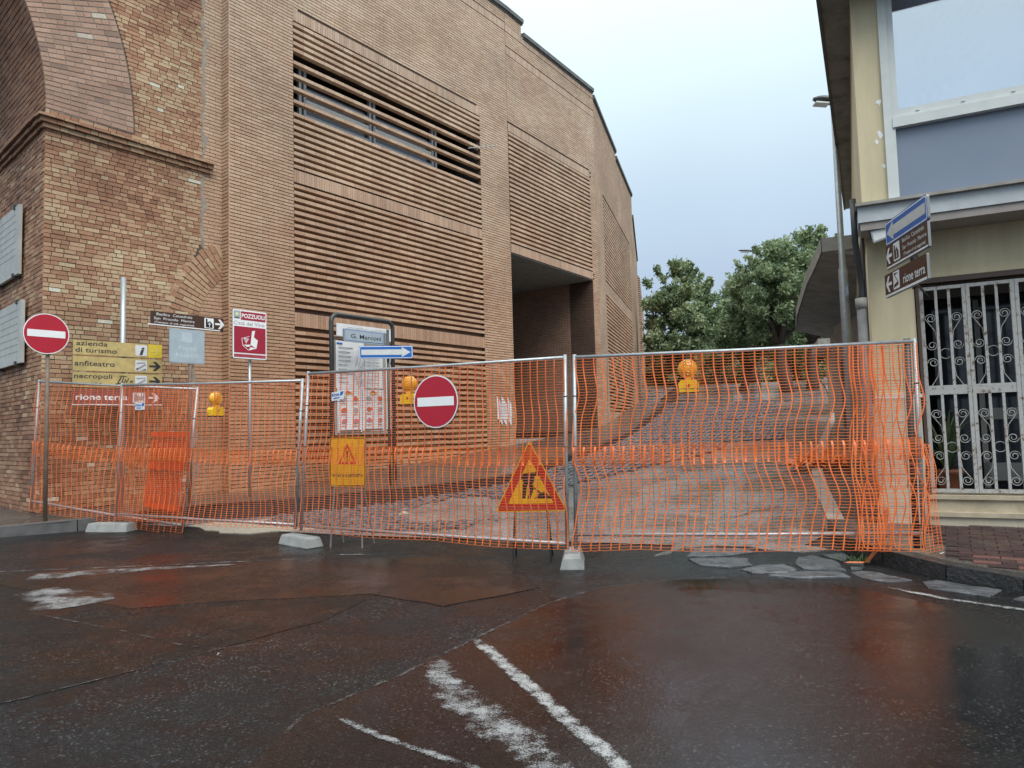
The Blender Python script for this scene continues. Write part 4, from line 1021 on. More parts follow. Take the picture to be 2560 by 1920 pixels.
# low boundary wall and railing on the right of the lane
bw = thing('boundary_wall', 'low rendered wall climbing the right side of the lane under the trees', 'wall')
pw = [(12.2, 24.5), (14.3, 29), (17.5, 36), (21, 44), (25, 54)]
for (x, y), (x2, y2) in zip(pw, pw[1:]):
    b = MB(); zA, zB = H(x, y), H(x2, y2)
    for yy, zz in ((0, zA), (1, zB)):
        X, Y = (x, y) if not yy else (x2, y2)
        b.v += [(X, Y, zz-.3), (X, Y, zz+1.1), (X+.25, Y, zz+1.1), (X+.25, Y, zz-.3)]
    for q_ in ((0, 4, 5, 1), (1, 5, 6, 2), (2, 6, 7, 3), (0, 1, 2, 3), (7, 6, 5, 4)): b.f.append(q_); b.t.append(.5); b.m.append(0)
    b.build('wall_segment', GREYREN, bw)
    n_ = int(V(x2-x, y2-y, 0).length/.5)
    for k in range(n_):
        u = k/n_; X, Y, Z = x+(x2-x)*u+.12, y+(y2-y)*u, zA+(zB-zA)*u+1.05
        c = MB(); c.tube([(X, Y, Z), (X, Y, Z+1.0)], .02, 4); c.build('railing_post', DKMETAL, bw)
    c = MB(); c.tube([(x+.12, y, zA+1.6), (x2+.12, y2, zB+1.6)], .018, 4); c.tube([(x+.12, y, zA+1.95), (x2+.12, y2, zB+1.95)], .018, 4); c.build('railing_bar', DKMETAL, bw)
# rolled site fencing at the crest
cf = thing('crest_barrier', 'distant orange and white site barrier at the top of the lane', 'barrier')
for k, x in enumerate((13.2, 14.4, 15.6, 16.8)):
    f_ = Fr((x, 66+.3*k, 0), (1, .05, 0)); z0 = H(x, 66)
    b = MB(); b.box(f_, 0, 1.1, z0+.15, z0+1.05, -.03, 0); b.build('panel', ORANGE if k % 2 else WHITE, cf)
    b = MB(); b.tube([f_.P(0, z0, 0), f_.P(0, z0+1.2, 0)], .03, 6); b.build('post', GALV, cf)

# ------------------------------------------------------------------ site fence
class Quad:
    def __init__(s, bl, tl, br, tr):
        s.bl, s.tl, s.br, s.tr = map(Vector, (bl, tl, br, tr)); d = (s.br-s.bl); d.z = 0
        s.L = d.length; d.normalize(); s.n = Vector((d.y, -d.x, 0)); s.Hh = (s.tl-s.bl).length
    def P(s, a, b, d=0): return s.bl.lerp(s.br, a).lerp(s.tl.lerp(s.tr, a), b)+s.n*d

def net(qd, a0, a1, b0, b1, name, mat, parent, seed, pv=.097, ph=.0285, wv=.0125, wh=.0047, d=.035, amp=.042, fold=None, kind='stuff'):
    """plastic netting: wide upright bands and narrow level strands, sagging in waves"""
    L_ = abs(a1-a0)*qd.L; Hn = (b1-b0)*qd.Hh; nv = max(2, int(L_/pv)); nh = max(2, int(Hn/ph)); r_ = random.Random(seed)
    p1, p2, p3 = r_.uniform(0, 6), r_.uniform(0, 6), r_.uniform(0, 6); jv = [r_.uniform(-.012, .012) for _ in range(nv+1)]
    def pos(i, b):
        z = b*Hn; am = i*pv
        dx = amp*(math.sin(2*math.pi*z/1.05+p1+am*.35)+.22*math.sin(2*math.pi*z/.47+p2+am*.9))*min(1, 3*(1-b)+.12)
        dd = d+.018*math.sin(am*2.6+z*2.2+p3)*min(1, 4*b, 4*(1-b)+.1)+.01*math.sin(z*9+am)
        zz = -.012*abs(math.sin(am*1.9+p2))*(1-b)*2
        ii = i if fold is None else fold(i/nv)*nv
        a = a0+(a1-a0)*min(1.02, max(-.02, ii/nv))
        jx = np.interp(i, range(nv+1), jv)
        p = qd.P(a, b0+(b1-b0)*b, dd); ex = (qd.br-qd.bl).normalized()
        return p+ex*(dx+float(jx))+V(0, 0, zz)
    m = MB(); ex = (qd.br-qd.bl).normalized()
    ns = max(10, int(Hn/.07))
    for i in range(nv+1):
        pts = [pos(i, k/ns) for k in range(ns+1)]
        for k in range(ns):
            m.face([pts[k]-ex*wv/2, pts[k]+ex*wv/2, pts[k+1]+ex*wv/2, pts[k+1]-ex*wv/2])
    up = V(0, 0, wh/2)
    for j in range(nh+1):
        b = j/nh; pts = []
        for i2 in range(nv*2+1): 
            q_ = pos(i2/2, b); q_.z += -.004*(i2 % 2); pts.append(q_)
        for k in range(len(pts)-1): m.face([pts[k]-up, pts[k+1]-up, pts[k+1]+up, pts[k]+up])
    return m.build(name, mat, parent, kind=kind)

def fence(qd, label, seed, rail_b=.05, netd=.035, posts=(1, 1), film=(.43, .52), net_b=(.005, .975), amp=.02):
    t = thing('fence_panel', label, 'fence panel', 'site fence panels across the lane')
    for a in (0, 1):
        b = MB(); b.tube([qd.P(a, -.0), qd.P(a, .5), qd.P(a, 1.0)], .021, 10); b.build('post', GALV, t, True)
        for k in (.28, .52, .78):
            c = MB(); c.tube([qd.P(a, k), qd.P(a, k+.006)], .0235, 8); c.build('wire_tie', WIRE, t)
    for bb in (.985, rail_b):
        b = MB(); b.tube([qd.P(0, bb), qd.P(.5, bb-.004), qd.P(1, bb)], .0195, 10); b.build('rail', GALV, t, True)
    w = MB(); n_ = int(qd.L/.11)
    for i in range(1, n_):
        a = i/n_; w.tube([qd.P(a, rail_b), qd.P(a+rnd.uniform(-.002, .002), .5, rnd.uniform(-.006, .006)), qd.P(a, .985)], .0021, 4, caps=False)
    for bb in (.2, .35, .6, .8): w.tube([qd.P(0, bb), qd.P(1, bb)], .0021, 4, caps=False)
    w.build('wire_mesh', WIRE, t, kind='stuff')
    net(qd, .0, 1., *net_b, 'safety_net', ORANGE, t, seed, d=netd, amp=amp)
    if film:
        m = MB(); n_ = 40
        for k in range(n_):
            dd = lambda u: netd-.006+.012*math.sin(u*17+seed)
            zf_ = lambda u: .008*math.sin(u*9+seed)
            u0, u1 = k/n_, (k+1)/n_
            m.face([qd.P(u0, film[0]+zf_(u0), dd(u0)), qd.P(u1, film[0]+zf_(u1), dd(u1)), qd.P(u1, film[1]+zf_(u1), dd(u1)), qd.P(u0, film[1]+zf_(u0), dd(u0))])
        m.build('net_band', FILM, t)
        net(qd, 0, 1, film[0], film[1], 'net_band', ORANGE, t, seed+50, wv=.019, ph=.03, wh=.004, d=netd+.004, amp=.008)
    return t
QA = Quad((-7.49, 10.85, .386), (-7.39, 10.85, 2.39), (-4.84, 10.2, .025), (-4.62, 10.2, 2.16))
QB = Quad((-5.88, 10.35, .27), (-5.81, 10.35, 2.26), (-2.84, 9.05, .21), (-2.73, 9.05, 2.15))
QC = Quad((-2.72, 8.91, .21), (-2.61, 8.91, 2.23), (.52, 7.24, .17), (.56, 7.24, 2.18))
QD = Quad((.61, 7.24, .17), (.66, 7.24, 2.18), (3.86, 6.68, .18), (3.89, 6.68, 2.19))
fA = fence(QA, 'leftmost fence panel with orange net, one foot on the pavement', 21, .06)
fB = fence(QB, 'second fence panel with orange net, from the signpost to the yellow works sign', 22, .03)
fC = fence(QC, 'third fence panel, the one carrying the round no entry sign', 23, .03)
fD = fence(QD, 'rightmost fence panel with orange net, widest in view, ending at the iron gate', 24, .075, amp=.045)
# extra folds of netting bunched at the right end, and the flap past the last post
net(QD, .815, .90, .01, .975, 'net_fold', ORANGE, fD, 31, pv=.045, d=.06, amp=.02, wv=.012)
net(QD, .87, 1.0, .3, .97, 'net_fold', ORANGE, fD, 32, pv=.11, ph=.02, wh=.004, d=-.03, amp=.03)
net(QD, .84, 1.0, .02, .50, 'net_fold', ORANGE, fD, 33, pv=.13, ph=.045, d=.075, amp=.04, wv=.009)
QE = Quad((3.84, 6.66, .16), (3.86, 6.66, 1.18), (4.10, 6.82, .17), (4.02, 6.80, 1.16))
net(QE, 0, 1, 0, 1, 'net_fold', ORANGE, fD, 34, pv=.07, d=.02, amp=.02)
b = MB(); b.tube([QD.P(1, -.0)+V(-.055, .03, 0), QD.P(1, 1.0)+V(-.055, .03, 0)], .03, 8); b.build('post', DKMETAL, fD, True)
q_ = QD
m = MB(); m.face([q_.P(.37, .57, .01), q_.P(.395, .57, .01), q_.P(.40, .985, .01), q_.P(.365, .985, .01)]); m.build('net_strip', FILM, fD)
# crumpled spare net hung on the overlap of the left panels
fn = thing('folded_net', 'bundle of darker orange net hanging folded on the left fence overlap', 'safety net')
QF = Quad((-5.32, 10.12, .42), (-5.22, 10.12, 1.52), (-4.78, 10.0, .36), (-4.66, 10.0, 1.50))
for k in range(2):
    net(QF, .02*k, 1-.03*k, 0.02*k, 1-.12*(k == 1), 'net_layer', ORANGE_D, fn, 60+k, pv=.07, ph=.036, wv=.02, wh=.012, d=.02*k, amp=.03, kind='stuff')
for z0, z1 in ((.93, 1.0), (.52, .62), (.02, .09)):
    m = MB(); n_ = 14
    for k in range(n_): m.face([QF.P(k/n_, z0+.012*math.sin(k), .05+.01*math.sin(k*2)), QF.P((k+1)/n_, z0+.012*math.sin(k+1), .05+.01*math.sin(k*2+2)), QF.P((k+1)/n_, z1, .05+.01*math.sin(k*2+2)), QF.P(k/n_, z1, .05+.01*math.sin(k*2))])
    m.build('net_hem', ORANGE_D, fn)
# spare net heaped farther up the lane
hp = thing('net_heap', 'heap of orange netting on the pavement at the foot of the street lamp', 'safety net')
m = MB()
for k in range(260):
    a, r_ = rnd.uniform(0, 6.28), rnd.random()**.5; c = V(6.0+.7*r_*math.cos(a), 13.6+.45*r_*math.sin(a), ZR(6, 13.6)+.38*(1-r_)*rnd.random()+.02); u = V(rnd.uniform(-1, 1), rnd.uniform(-1, 1), rnd.uniform(-.4, .4)).normalized()*rnd.uniform(.08, .22); w = u.cross(V(0, 0, 1)).normalized()*.02
    m.face([c-u-w, c+u-w, c+u+w+V(0, 0, .02), c-u+w])
m.build('net_pile', ORANGE, hp)
# concrete feet
def cblock(c, ang, label, lx=.66, ly=.24, h=.125):
    f_ = Fr((c[0], c[1], H(*c)), (math.cos(R(ang)), math.sin(R(ang)), 0)); b = MB(); e_ = .03
    lv = [(lx/2, ly/2, 0), (lx/2, ly/2, .01), (lx/2-e_*.4, ly/2-e_, h-.02), (lx/2-e_*.8, ly/2-e_*1.4, h)]
    for X, Y, Z in lv:
        for sx, sy in ((-1, 1), (1, 1), (1, -1), (-1, -1)): b.v.append(tuple(f_.P(sx*X, Z, sy*Y)))
    for k in range(3):
        for j in range(4): b.f.append((4*k+j, 4*k+(j+1) % 4, 4*k+4+(j+1) % 4, 4*k+4+j)); b.t.append(.5); b.m.append(0)
    b.f.append((12, 13, 14, 15)); b.f.append((3, 2, 1, 0)); b.t += [.5]*2; b.m += [0]*2
    o = b.build('concrete_block', simple('cast concrete', (.27, .275, .27), .85, vary=.35, bump=.8, scale=6), None, False, label, 'concrete block', 'fence feet'); return o
cblock((-5.95, 10.35), -8, 'long concrete foot block under the left fence overlap')
cblock((-2.75, 8.98), -42, 'concrete foot block beside the yellow works sign legs')
cblock((.585, 7.38), 84, 'concrete foot block seen end on beneath the two middle fence posts')

# ------------------------------------------------------------------ warning beacons
def beacon(c, yaw, label, k=1.0):
    t = thing('warning_beacon', label, 'warning lamp', 'warning beacons hung on the fence')
    f_ = Fr(c, (math.cos(R(yaw)), math.sin(R(yaw)), 0))
    b = MB(); r_ = .1*k
    prof = [(.0, .062)]+[(r_*math.sin(R(a)), .062*math.cos(R(a))) for a in range(12, 170, 12)]+[(0, -.062)]
    b.lathe(f_.P(0, .055*k, 0), f_.n, prof, 28); b.build('lens', LENS, t, True)
    for rr_ in (.35, .6, .85):
        c_ = MB(); c_.tube([f_.P(rr_*r_*math.cos(R(a)), .055*k+rr_*r_*math.sin(R(a)), .063*math.sqrt(1-rr_**2)) for a in range(0, 361, 20)], .0025, 4); c_.build('lens_rib', LENS, t)
    b = MB(); b.prism(f_, [(-.03*k, -.06*k), (.03*k, -.06*k), (.028*k, -.035*k), (-.028*k, -.035*k)], -.04, .04); b.build('neck', LENS, t)
    b = MB(); b.prism(f_, [(-.095*k, -.185*k), (.095*k, -.185*k), (.10*k, -.10*k), (.075*k, -.062*k), (-.075*k, -.062*k), (-.10*k, -.10*k)], -.055, .055); b.build('battery_case', BODYY, t)
    b = MB(); b.box(f_, -.097*k, .097*k, -.20*k, -.186*k, -.05, .05); b.build('case_base', BLACK, t)
    flat('button', t, f_, circ(0, -.115*k, .014, 10), .056, WORKRED, .004)
    b = MB(); b.tube([f_.P(.02*math.cos(R(a)), .055*k+r_+.018+.02*math.sin(R(a)), 0) for a in range(0, 361, 30)], .003, 5); b.build('hook', WIRE, t)
beacon((-4.13, 9.68, 1.90), 62, 'orange warning lamp on the left fence, turned edge on, beside the slanted post')
beacon((-1.215, 8.22, 1.93), -20, 'orange warning lamp between the notice board and the round no entry sign')
beacon((1.80, 7.10, 1.93), -8, 'large round orange warning lamp hanging before the open lane')

# ------------------------------------------------------------------ signs
def pole(parent, x, y, z0, z1, r_, mat, name='pole', n=10):
    b = MB(); b.tube([(x, y, z0), (x, y, (z0+z1)/2), (x, y, z1)], r_, n); return b.build(name, mat, parent, True)
def plate(parent, fr, w, h, mat, rad=.02, th=.014, name='board', cx=0., cz=0.):
    b = MB(); b.prism(fr, rrect(cx-w/2, cx+w/2, cz-h/2, cz+h/2, rad), -th, 0, mi=0); b.m = [0 if i == 0 else 1 for i in range(len(b.f))]
    return b.build(name, [mat, BACKP], parent)
def arrow(x, z, w, h, s=1):
    return [(x+s*p*w, z+q_*h) for p, q_ in ((0, -.1), (.62, -.1), (.30, -.5), (.58, -.5), (1, 0), (.58, .5), (.30, .5), (.62, .1), (0, .1))]
def disc_sign(parent, fr, r_):
    b = MB(); b.prism(fr, circ(0, 0, r_, 48), -.018, 0); b.m = [0 if i == 0 else 1 for i in range(len(b.f))]; o = b.build('plate', [WHITE, BACKP], parent)
    flat('red_field', o, fr, circ(0, 0, r_*.955, 48), .0008, REDS); flat('white_bar', o, fr, [(-r_*.82, -r_*.17), (r_*.82, -r_*.17), (r_*.82, r_*.17), (-r_*.82, r_*.17)], .0028, WHITE); return o
# no entry sign on the left pole
t = thing('no_entry_sign', 'round red no entry sign on a brown pole by the pier corner', 'road sign', 'no entry signs')
disc_sign(t, Fr((-6.94, 10.33, 3.03), D1), .305); pole(t, -6.965, 10.40, ZS(-6.9, 10.5)-.1, 2.95, .03, RUSTPOLE)
# no entry sign on the fence
t = thing('no_entry_sign', 'large round red no entry sign tied to the third fence panel', 'road sign', 'no entry signs')
a_ = .57; pc = QC.P(a_, .5, .075); exc = (QC.br-QC.bl); exc.z = 0; exc.normalize()
disc_sign(t, Fr((pc.x, pc.y, 1.755), exc), .30)
# stack of faded yellow tourist boards
t = thing('tourist_signpost', 'stack of faded yellow tourist direction boards on a tall grey pipe', 'signpost')
f45 = Fr((-6.54, 11.5, 0), (math.cos(R(45)), math.sin(R(45)), 0)); W2, Hh = .67, .117
pole(t, -6.545, 11.66, .3, 4.16, .045, GALV)
def ybox(o, zc, kind):
    flat('symbol_field', o, f45, rrect(.27, .455, zc-.09, zc+.09, .015), .002, PAPER)
    if kind == 'i': text(o, 'i', f45, .335, zc-.072, .135, INK, w=.05, d=.0045, bold=.03, shear=.28, name='symbol')
    else:
        flat('symbol', o, f45, [(.285, zc+.05), (.43, zc+.06), (.43, zc+.045), (.30, zc+.03)], .0045, GREYINK); flat('symbol', o, f45, [(.29, zc-.05), (.42, zc+.03), (.44, zc+.015), (.31, zc-.075)], .0045, GREYINK)
        flat('symbol', o, f45, circ(.298, zc-.055, .014, 10), .0062, INK); flat('symbol', o, f45, [(.35, zc-.078), (.44, zc-.05), (.44, zc-.075)], .0045, INK)
o = plate(t, f45, 1.34, .235, OCHRE, .006, .03, cx=.025, cz=2.92); ybox(o, 2.92, 'i')
text(o, 'azienda', f45, -.60, 2.955, .078, INK, w=.45, bold=.008); text(o, 'di turismo', f45, -.61, 2.845, .078, INK, w=.60, bold=.008)
flat('yellow_film', o, f45, [(.475, 2.805), (.692, 2.805), (.692, 3.033), (.475, 3.033)], .002, YELL); flat('arrow', o, f45, arrow(.50, 2.92, .16, .14), .0042, simple('pale yellow', (.76, .62, .12), .5))
o = plate(t, f45, 1.34, .235, OCHRE, .006, .03, cx=.025, cz=2.66); ybox(o, 2.66, 'a'); text(o, 'anfiteatro', f45, -.62, 2.625, .085, INK, w=.58, bold=.008); flat('arrow', o, f45, arrow(.49, 2.66, .185, .155), .003, INK)
o = plate(t, f45, 1.34, .235, OCHRE, .006, .03, cx=.025, cz=2.40); ybox(o, 2.40, 'a'); text(o, 'necropoli', f45, -.625, 2.425, .078, INK, w=.55, bold=.008); text(o, 'romana', f45, -.62, 2.30, .078, INK, w=.40, bold=.008); flat('arrow', o, f45, arrow(.49, 2.40, .185, .155), .003, INK)
for pts in ([(-.02, 2.47), (.10, 2.485), (.16, 2.46), (.05, 2.475)], [(.0, 2.36), (.055, 2.475), (.07, 2.47), (.015, 2.355)], [(.06, 2.36), (.09, 2.46), (.102, 2.455), (.075, 2.36)], [(.10, 2.37), (.125, 2.44), (.135, 2.38), (.17, 2.45), (.178, 2.44), (.14, 2.36), (.122, 2.40), (.112, 2.37)], [(.19, 2.38), (.21, 2.41), (.225, 2.385), (.245, 2.415), (.235, 2.375), (.21, 2.38), (.2, 2.37)], [(-.03, 2.345), (.10, 2.372), (.105, 2.36), (-.02, 2.335)]):
    flat('scribble', o, f45, pts, .0045, INK)
o = plate(t, f45, 1.35, .26, REDBR, .006, .03, cx=.025, cz=2.115); flat('border', o, f45, [(-.645, 1.988), (.695, 1.988), (.695, 2.006), (-.645, 2.006)], .0022, PAPER)
text(o, 'rione terra', f45, -.60, 2.075, .10, WHITE, w=.76, bold=.02); flat('symbol_field', o, f45, rrect(.235, .43, 2.03, 2.20, .01), .002, PAPER); flat('symbol', o, f45, [(.26, 2.06), (.40, 2.08), (.41, 2.17), (.36, 2.13), (.27, 2.18)], .0042, GREYINK); flat('arrow', o, f45, arrow(.47, 2.115, .19, .16), .003, WHITE)
# brown cathedral sign above a faded grey board
t = thing('cathedral_signpost', 'brown cathedral direction sign above a faded grey blue board on one post', 'signpost')
fb = Fr((-5.49, 11.72, 0), D1); pole(t, -5.47, 11.80, .3, 3.46, .032, RUSTPOLE)
def basilica(o, f_, x0, zc, s=1, mir=False):
    m_ = -1 if mir else 1
    X = lambda v: x0+m_*v
    cx_ = X(.42)
    flat('symbol_field', o, f_, rrect(cx_-.085, cx_+.085, zc-.085, zc+.095, .015), .002, WHITE)
    flat('symbol', o, f_, [(cx_-.06, zc-.07), (cx_+.06, zc-.07), (cx_+.06, zc), (cx_+.01, zc+.045), (cx_-.03, zc+.015), (cx_-.03, zc+.075), (cx_-.045, zc+.085), (cx_-.06, zc+.075)], .0042, BLACK)
    flat('symbol', o, f_, [(cx_+a, zc+b_) for a, b_ in ((0, -.06), (.012, -.06), (.012, -.015), (.03, -.015), (.03, -.003), (.012, -.003), (.012, .02), (0, .02), (0, -.003), (-.018, -.003), (-.018, -.015), (0, -.015))], .006, WHITE)
    ar = arrow(X(.53), zc+.005, .17, .17, m_); flat('arrow', o, f_, ar, .003, WHITE)
    flat('border', o, f_, [(x0-.62, zc-.118), (x0+.62, zc-.118), (x0+.62, zc-.10), (x0-.62, zc-.10)], .002, WHITE)
o = plate(t, fb, 1.26, .24, BROWN, .015, .02, cx=.025, cz=3.39); basilica(o, fb, -.03, 3.395)
text(o, 'Basilica  Cattedrale', fb, -.51, 3.445, .044, WHITE, w=.60, bold=.0); text(o, 'San  Procolo  Martire', fb, -.55, 3.375, .044, WHITE, w=.68, bold=.0); text(o, '(Tempio di età augustea)', fb, -.54, 3.315, .034, WHITE, w=.66)
o = plate(t, fb, .61, .58, PALEBLUE, .03, .02, cx=.005, cz=2.965)
flat('border', o, fb, rrect(-.285, .295, 2.69, 3.24, .03), .0008, simple('pale blue field', (.36, .43, .48), .45, vary=.15)); flat('symbol_field', o, fb, rrect(-.09, .09, 3.03, 3.20, .02), .0024, simple('lighter square', (.43, .50, .56), .45))
text(o, 'Porta', fb, -.14, 2.90, .075, PALER, w=.30, d=.0028, bold=.01); text(o, 'Napoli', fb, -.18, 2.78, .075, PALER, w=.38, d=.0028, bold=.01)
# wine town sign
t = thing('town_sign', 'white and burgundy wine town sign on a slim grey pole before the new facade', 'signpost')
fp = Fr((-4.65, 12.3, 0), D1); pole(t, -4.685, 12.40, .3, 3.2, .028, GALV)
o = plate(t, fp, .66, .865, WHITE, .03, .018, cx=.01, cz=3.22)
flat('name_field', o, fp, [(-.165, 3.475), (.32, 3.475), (.32, 3.625), (-.165, 3.625)], .002, BORD); text(o, 'POZZUOLI', fp, -.15, 3.515, .075, WHITE, w=.45, d=.0036, bold=.03)
flat('crest', o, fp, rrect(-.30, -.18, 3.49, 3.63, .01), .002, STREETS); flat('crest', o, fp, circ(-.24, 3.565, .045, 16), .0036, simple('crest green', (.42, .50, .16), .5)); flat('crest', o, fp, [(-.27, 3.55), (-.21, 3.55), (-.22, 3.59), (-.26, 3.59)], .0052, PAPER); flat('crest', o, fp, [(-.285, 3.50), (-.195, 3.50), (-.195, 3.515), (-.285, 3.515)], .0036, INK)
text(o, 'Città del Vino', fp, -.30, 3.385, .066, GREYINK, w=.60)
flat('picture_field', o, fp, [(-.295, 2.89), (.32, 2.89), (.32, 3.355), (-.295, 3.355)], .002, BORD)
E_ = lambda x, z: (.0+x, 3.09+z)
def line(o, f_, p, q_, w, d, mat):
    p, q_ = Vector(p), Vector(q_); n = (q_-p).normalized(); n = Vector((-n.y, n.x))*w/2; flat('emblem', o, f_, [tuple(p-n), tuple(q_-n), tuple(q_+n), tuple(p+n)], d, mat)
hx = [E_(-.15, .05), E_(-.13, -.07), E_(-.02, -.15), E_(.13, -.11), E_(.16, .04)]
for p, q_ in zip(hx, hx[1:]): line(o, fp, p, q_, .009, .0036, WHITE)
line(o, fp, hx[0], E_(.0, .10), .008, .0036, WHITE); line(o, fp, E_(-.13, -.07), E_(.02, -.05), .008, .0038, WHITE)
flat('emblem', o, fp, [E_(.02, -.05), E_(.05, .20), E_(.11, .21), E_(.085, .09), E_(.16, .04), E_(.13, -.11)], .0038, WHITE)
flat('emblem', o, fp, [E_(-.11, -.055), E_(.02, -.05), E_(.0, -.085), E_(-.06, -.09)], .0052, WHITE); flat('emblem', o, fp, [E_(-.02, -.15), E_(.02, -.09), E_(.13, -.11)], .0052, WHITE)
for j, n_ in enumerate((4, 3, 2, 1)):
    for k in range(n_): flat('emblem', o, fp, circ(*E_(-.10+.025*k+.012*j, .05-.023*j), .0105, 8), .0036, WHITE)
flat('foot_field', o, fp, [(-.295, 2.812), (.32, 2.812), (.32, 2.865), (-.295, 2.865)], .002, BORD); text(o, 'Associazione Nazionale', fp, -.285, 2.823, .032, PINKINK, w=.59, d=.0036)
# notice board
t = thing('notice_board', 'dark tubular notice board full of wet posters before the louvred wall', 'notice board')
fn_ = Fr((-3.0, 14.0, 0), D1); zg = ZS(-3, 14)
b = MB(); arcp = [(-.77, zg-.1), (-.77, 3.60)]+[(-.62-.15*math.cos(R(a)), 3.60+.15*math.sin(R(a))) for a in (25, 50, 75, 90)]+[(.66+.15*math.sin(R(a)), 3.60+.15*math.cos(R(a))) for a in (0, 20, 45, 70, 90)]+[(.81, zg-.1)]
b.tube([fn_.P(a, z, 0) for a, z in arcp], .045, 10); b.build('frame', DKMETAL, t, True)
b = MB(); b.box(fn_, -.70, .74, 1.40, 3.25, -.03, -.005); b.build('backboard', CONC, t)
for z in (3.30, 3.52):
    b = MB(); b.tube([fn_.P(-.77, z, 0), fn_.P(.81, z, 0)], .018, 6); b.build('crossbar', DKMETAL, t)
b = MB(); b.box(fn_, -.66, .74, 3.33, 3.58, .005, .02); o = b.build('header', PAPER, t)
text(o, 'CITTÀ DI POZZUOLI - VIA MATTEOTTI', fn_, -.40, 3.48, .052, GREYINK, w=1.0, d=.022); text(o, 'ANNUNCI PUBBLICITARI', fn_, -.28, 3.375, .052, GREYINK, w=.75, d=.022)
def sheet(a0, a1, z0, z1, d):
    b = MB(); nx_ = 6
    for i in range(nx_+1):
        for z in (z0, z1): b.v.append(tuple(fn_.P(a0+(a1-a0)*i/nx_, z+rnd.uniform(-.006, .006), d+.006*math.sin(i*1.9+a0*7))))
    for i in range(nx_): b.f.append((2*i, 2*i+2, 2*i+3, 2*i+1)); b.t.append(.5); b.m.append(0)
    return b.build('poster', PAPER, t)
o = sheet(-.68, .02, 2.30, 3.24, .008)
for k in range(9):
    z = 3.10-.085*k; l_ = rnd.uniform(.2, .38)
    flat('print_line', o, fn_, [(-.62, z), (-.62+l_, z), (-.62+l_, z+.016), (-.62, z+.016)], .02, GREYINK)
flat('print_line', o, fn_, [(-.66, 3.17), (-.52, 3.17), (-.52, 3.20), (-.66, 3.20)], .02, BLUE)
for k in range(26):      # pencil drawing on the left poster
    x, z = rnd.gauss(-.10, .05), rnd.uniform(2.32, 2.9); line(o, fn_, (x, z), (x+rnd.uniform(-.06, .06), z+rnd.uniform(.03, .12)), .007, .0225, GREYINK)
o = sheet(.03, .52, 2.32, 3.0, .010)
for k in range(8): z = 2.92-.07*k; flat('print_line', o, fn_, [(.08, z), (.42, z), (.42, z+.008), (.08, z+.008)], .022, simple('faint ink', (.5, .5, .54), .7) if k == 0 else GREYINK)
o = sheet(.60, .72, 1.48, 3.15, .011)
for a0, a1, z0 in ((-.66, -.05, 1.44), (-.03, .53, 1.46)):
    o = sheet(a0, a1, z0, 2.30, .012)
    flat('print_band', o, fn_, [(a0+.04, z0+.02), (a1-.04, z0+.02), (a1-.04, z0+.045), (a0+.04, z0+.045)], .025, INK)
    for gx in range(2):
        for gz_ in range(3):
            x = a0+.16+gx*.29; z = z0+.22+gz_*.22; m_ = PINKINK if gz_ < 1 else (REDINK if (gx+gz_) % 2 else GREYINK)
            flat('print_picture', o, fn_, [(x+.085*rnd.uniform(.6, 1)*math.cos(k*.7), z+.06*rnd.uniform(.6, 1)*math.sin(k*.7)) for k in range(9)], .025, m_)
            flat('print_line', o, fn_, [(x-.07, z-.10), (x+.05, z-.10), (x+.05, z-.085), (x-.07, z-.085)], .025, REDINK)
    flat('print_picture', o, fn_, [(a0+.18, z0+.77), (a0+.24, z0+.83), (a0+.30, z0+.80), (a0+.38, z0+.77)], .025, REDINK); flat('print_line', o, fn_, [(a0+.2, z0+.745), (a0+.37, z0+.745), (a0+.37, z0+.762), (a0+.2, z0+.762)], .025, YELL)
# street name and one way arrow on one slim pole
t = thing('street_name_sign', 'grey street name plate with blue one way arrow below, on a slim dark pole', 'signpost')
fm = Fr((-2.83, 13.45, 0), D1); pole(t, -2.40, 13.50, ZS(-2.4, 13.5)-.1, 3.42, .028, DKMETAL)
o = plate(t, fm, 1.04, .25, STREETS, .03, .03, cx=.0, cz=3.285); flat('border', o, fm, rrect(-.50, .46, 3.18, 3.39, .03), .001, BLUE); flat('border', o, fm, rrect(-.492, .452, 3.188, 3.382, .026), .0024, STREETS)
text(o, 'G. Marconi', fm, -.35, 3.235, .085, BLACK, w=.75, d=.004, bold=.012)
b = MB(); b.box(fm, .47, .56, 3.15, 3.40, -.05, -.0); b.build('clamp', GALV, t)
fo = Fr((-2.42, 13.40, 0), (math.cos(R(10)), math.sin(R(10)), 0)); o = plate(t, fo, 1.03, .25, BLUE, .03, .025, cz=2.97)
flat('border', o, fo, rrect(-.505, .505, 2.853, 3.087, .026), .0008, WHITE); flat('border', o, fo, rrect(-.493, .493, 2.865, 3.075, .02), .0022, BLUE)
OW = [(-.47, -.052), (.30, -.052), (.30, -.098), (.47, 0), (.30, .098), (.30, .052), (-.47, .052)]
flat('arrow', o, fo, [(x, 2.97+z) for x, z in OW], .0036, simple('worn white', (.56, .58, .58), .5, vary=.15)); flat('sticker', o, fo, rrect(.33, .39, 2.94, 3.0, .02), .0052, WHITE); flat('sticker', o, fo, circ(.36, 2.97, .012, 10), .0066, INK)
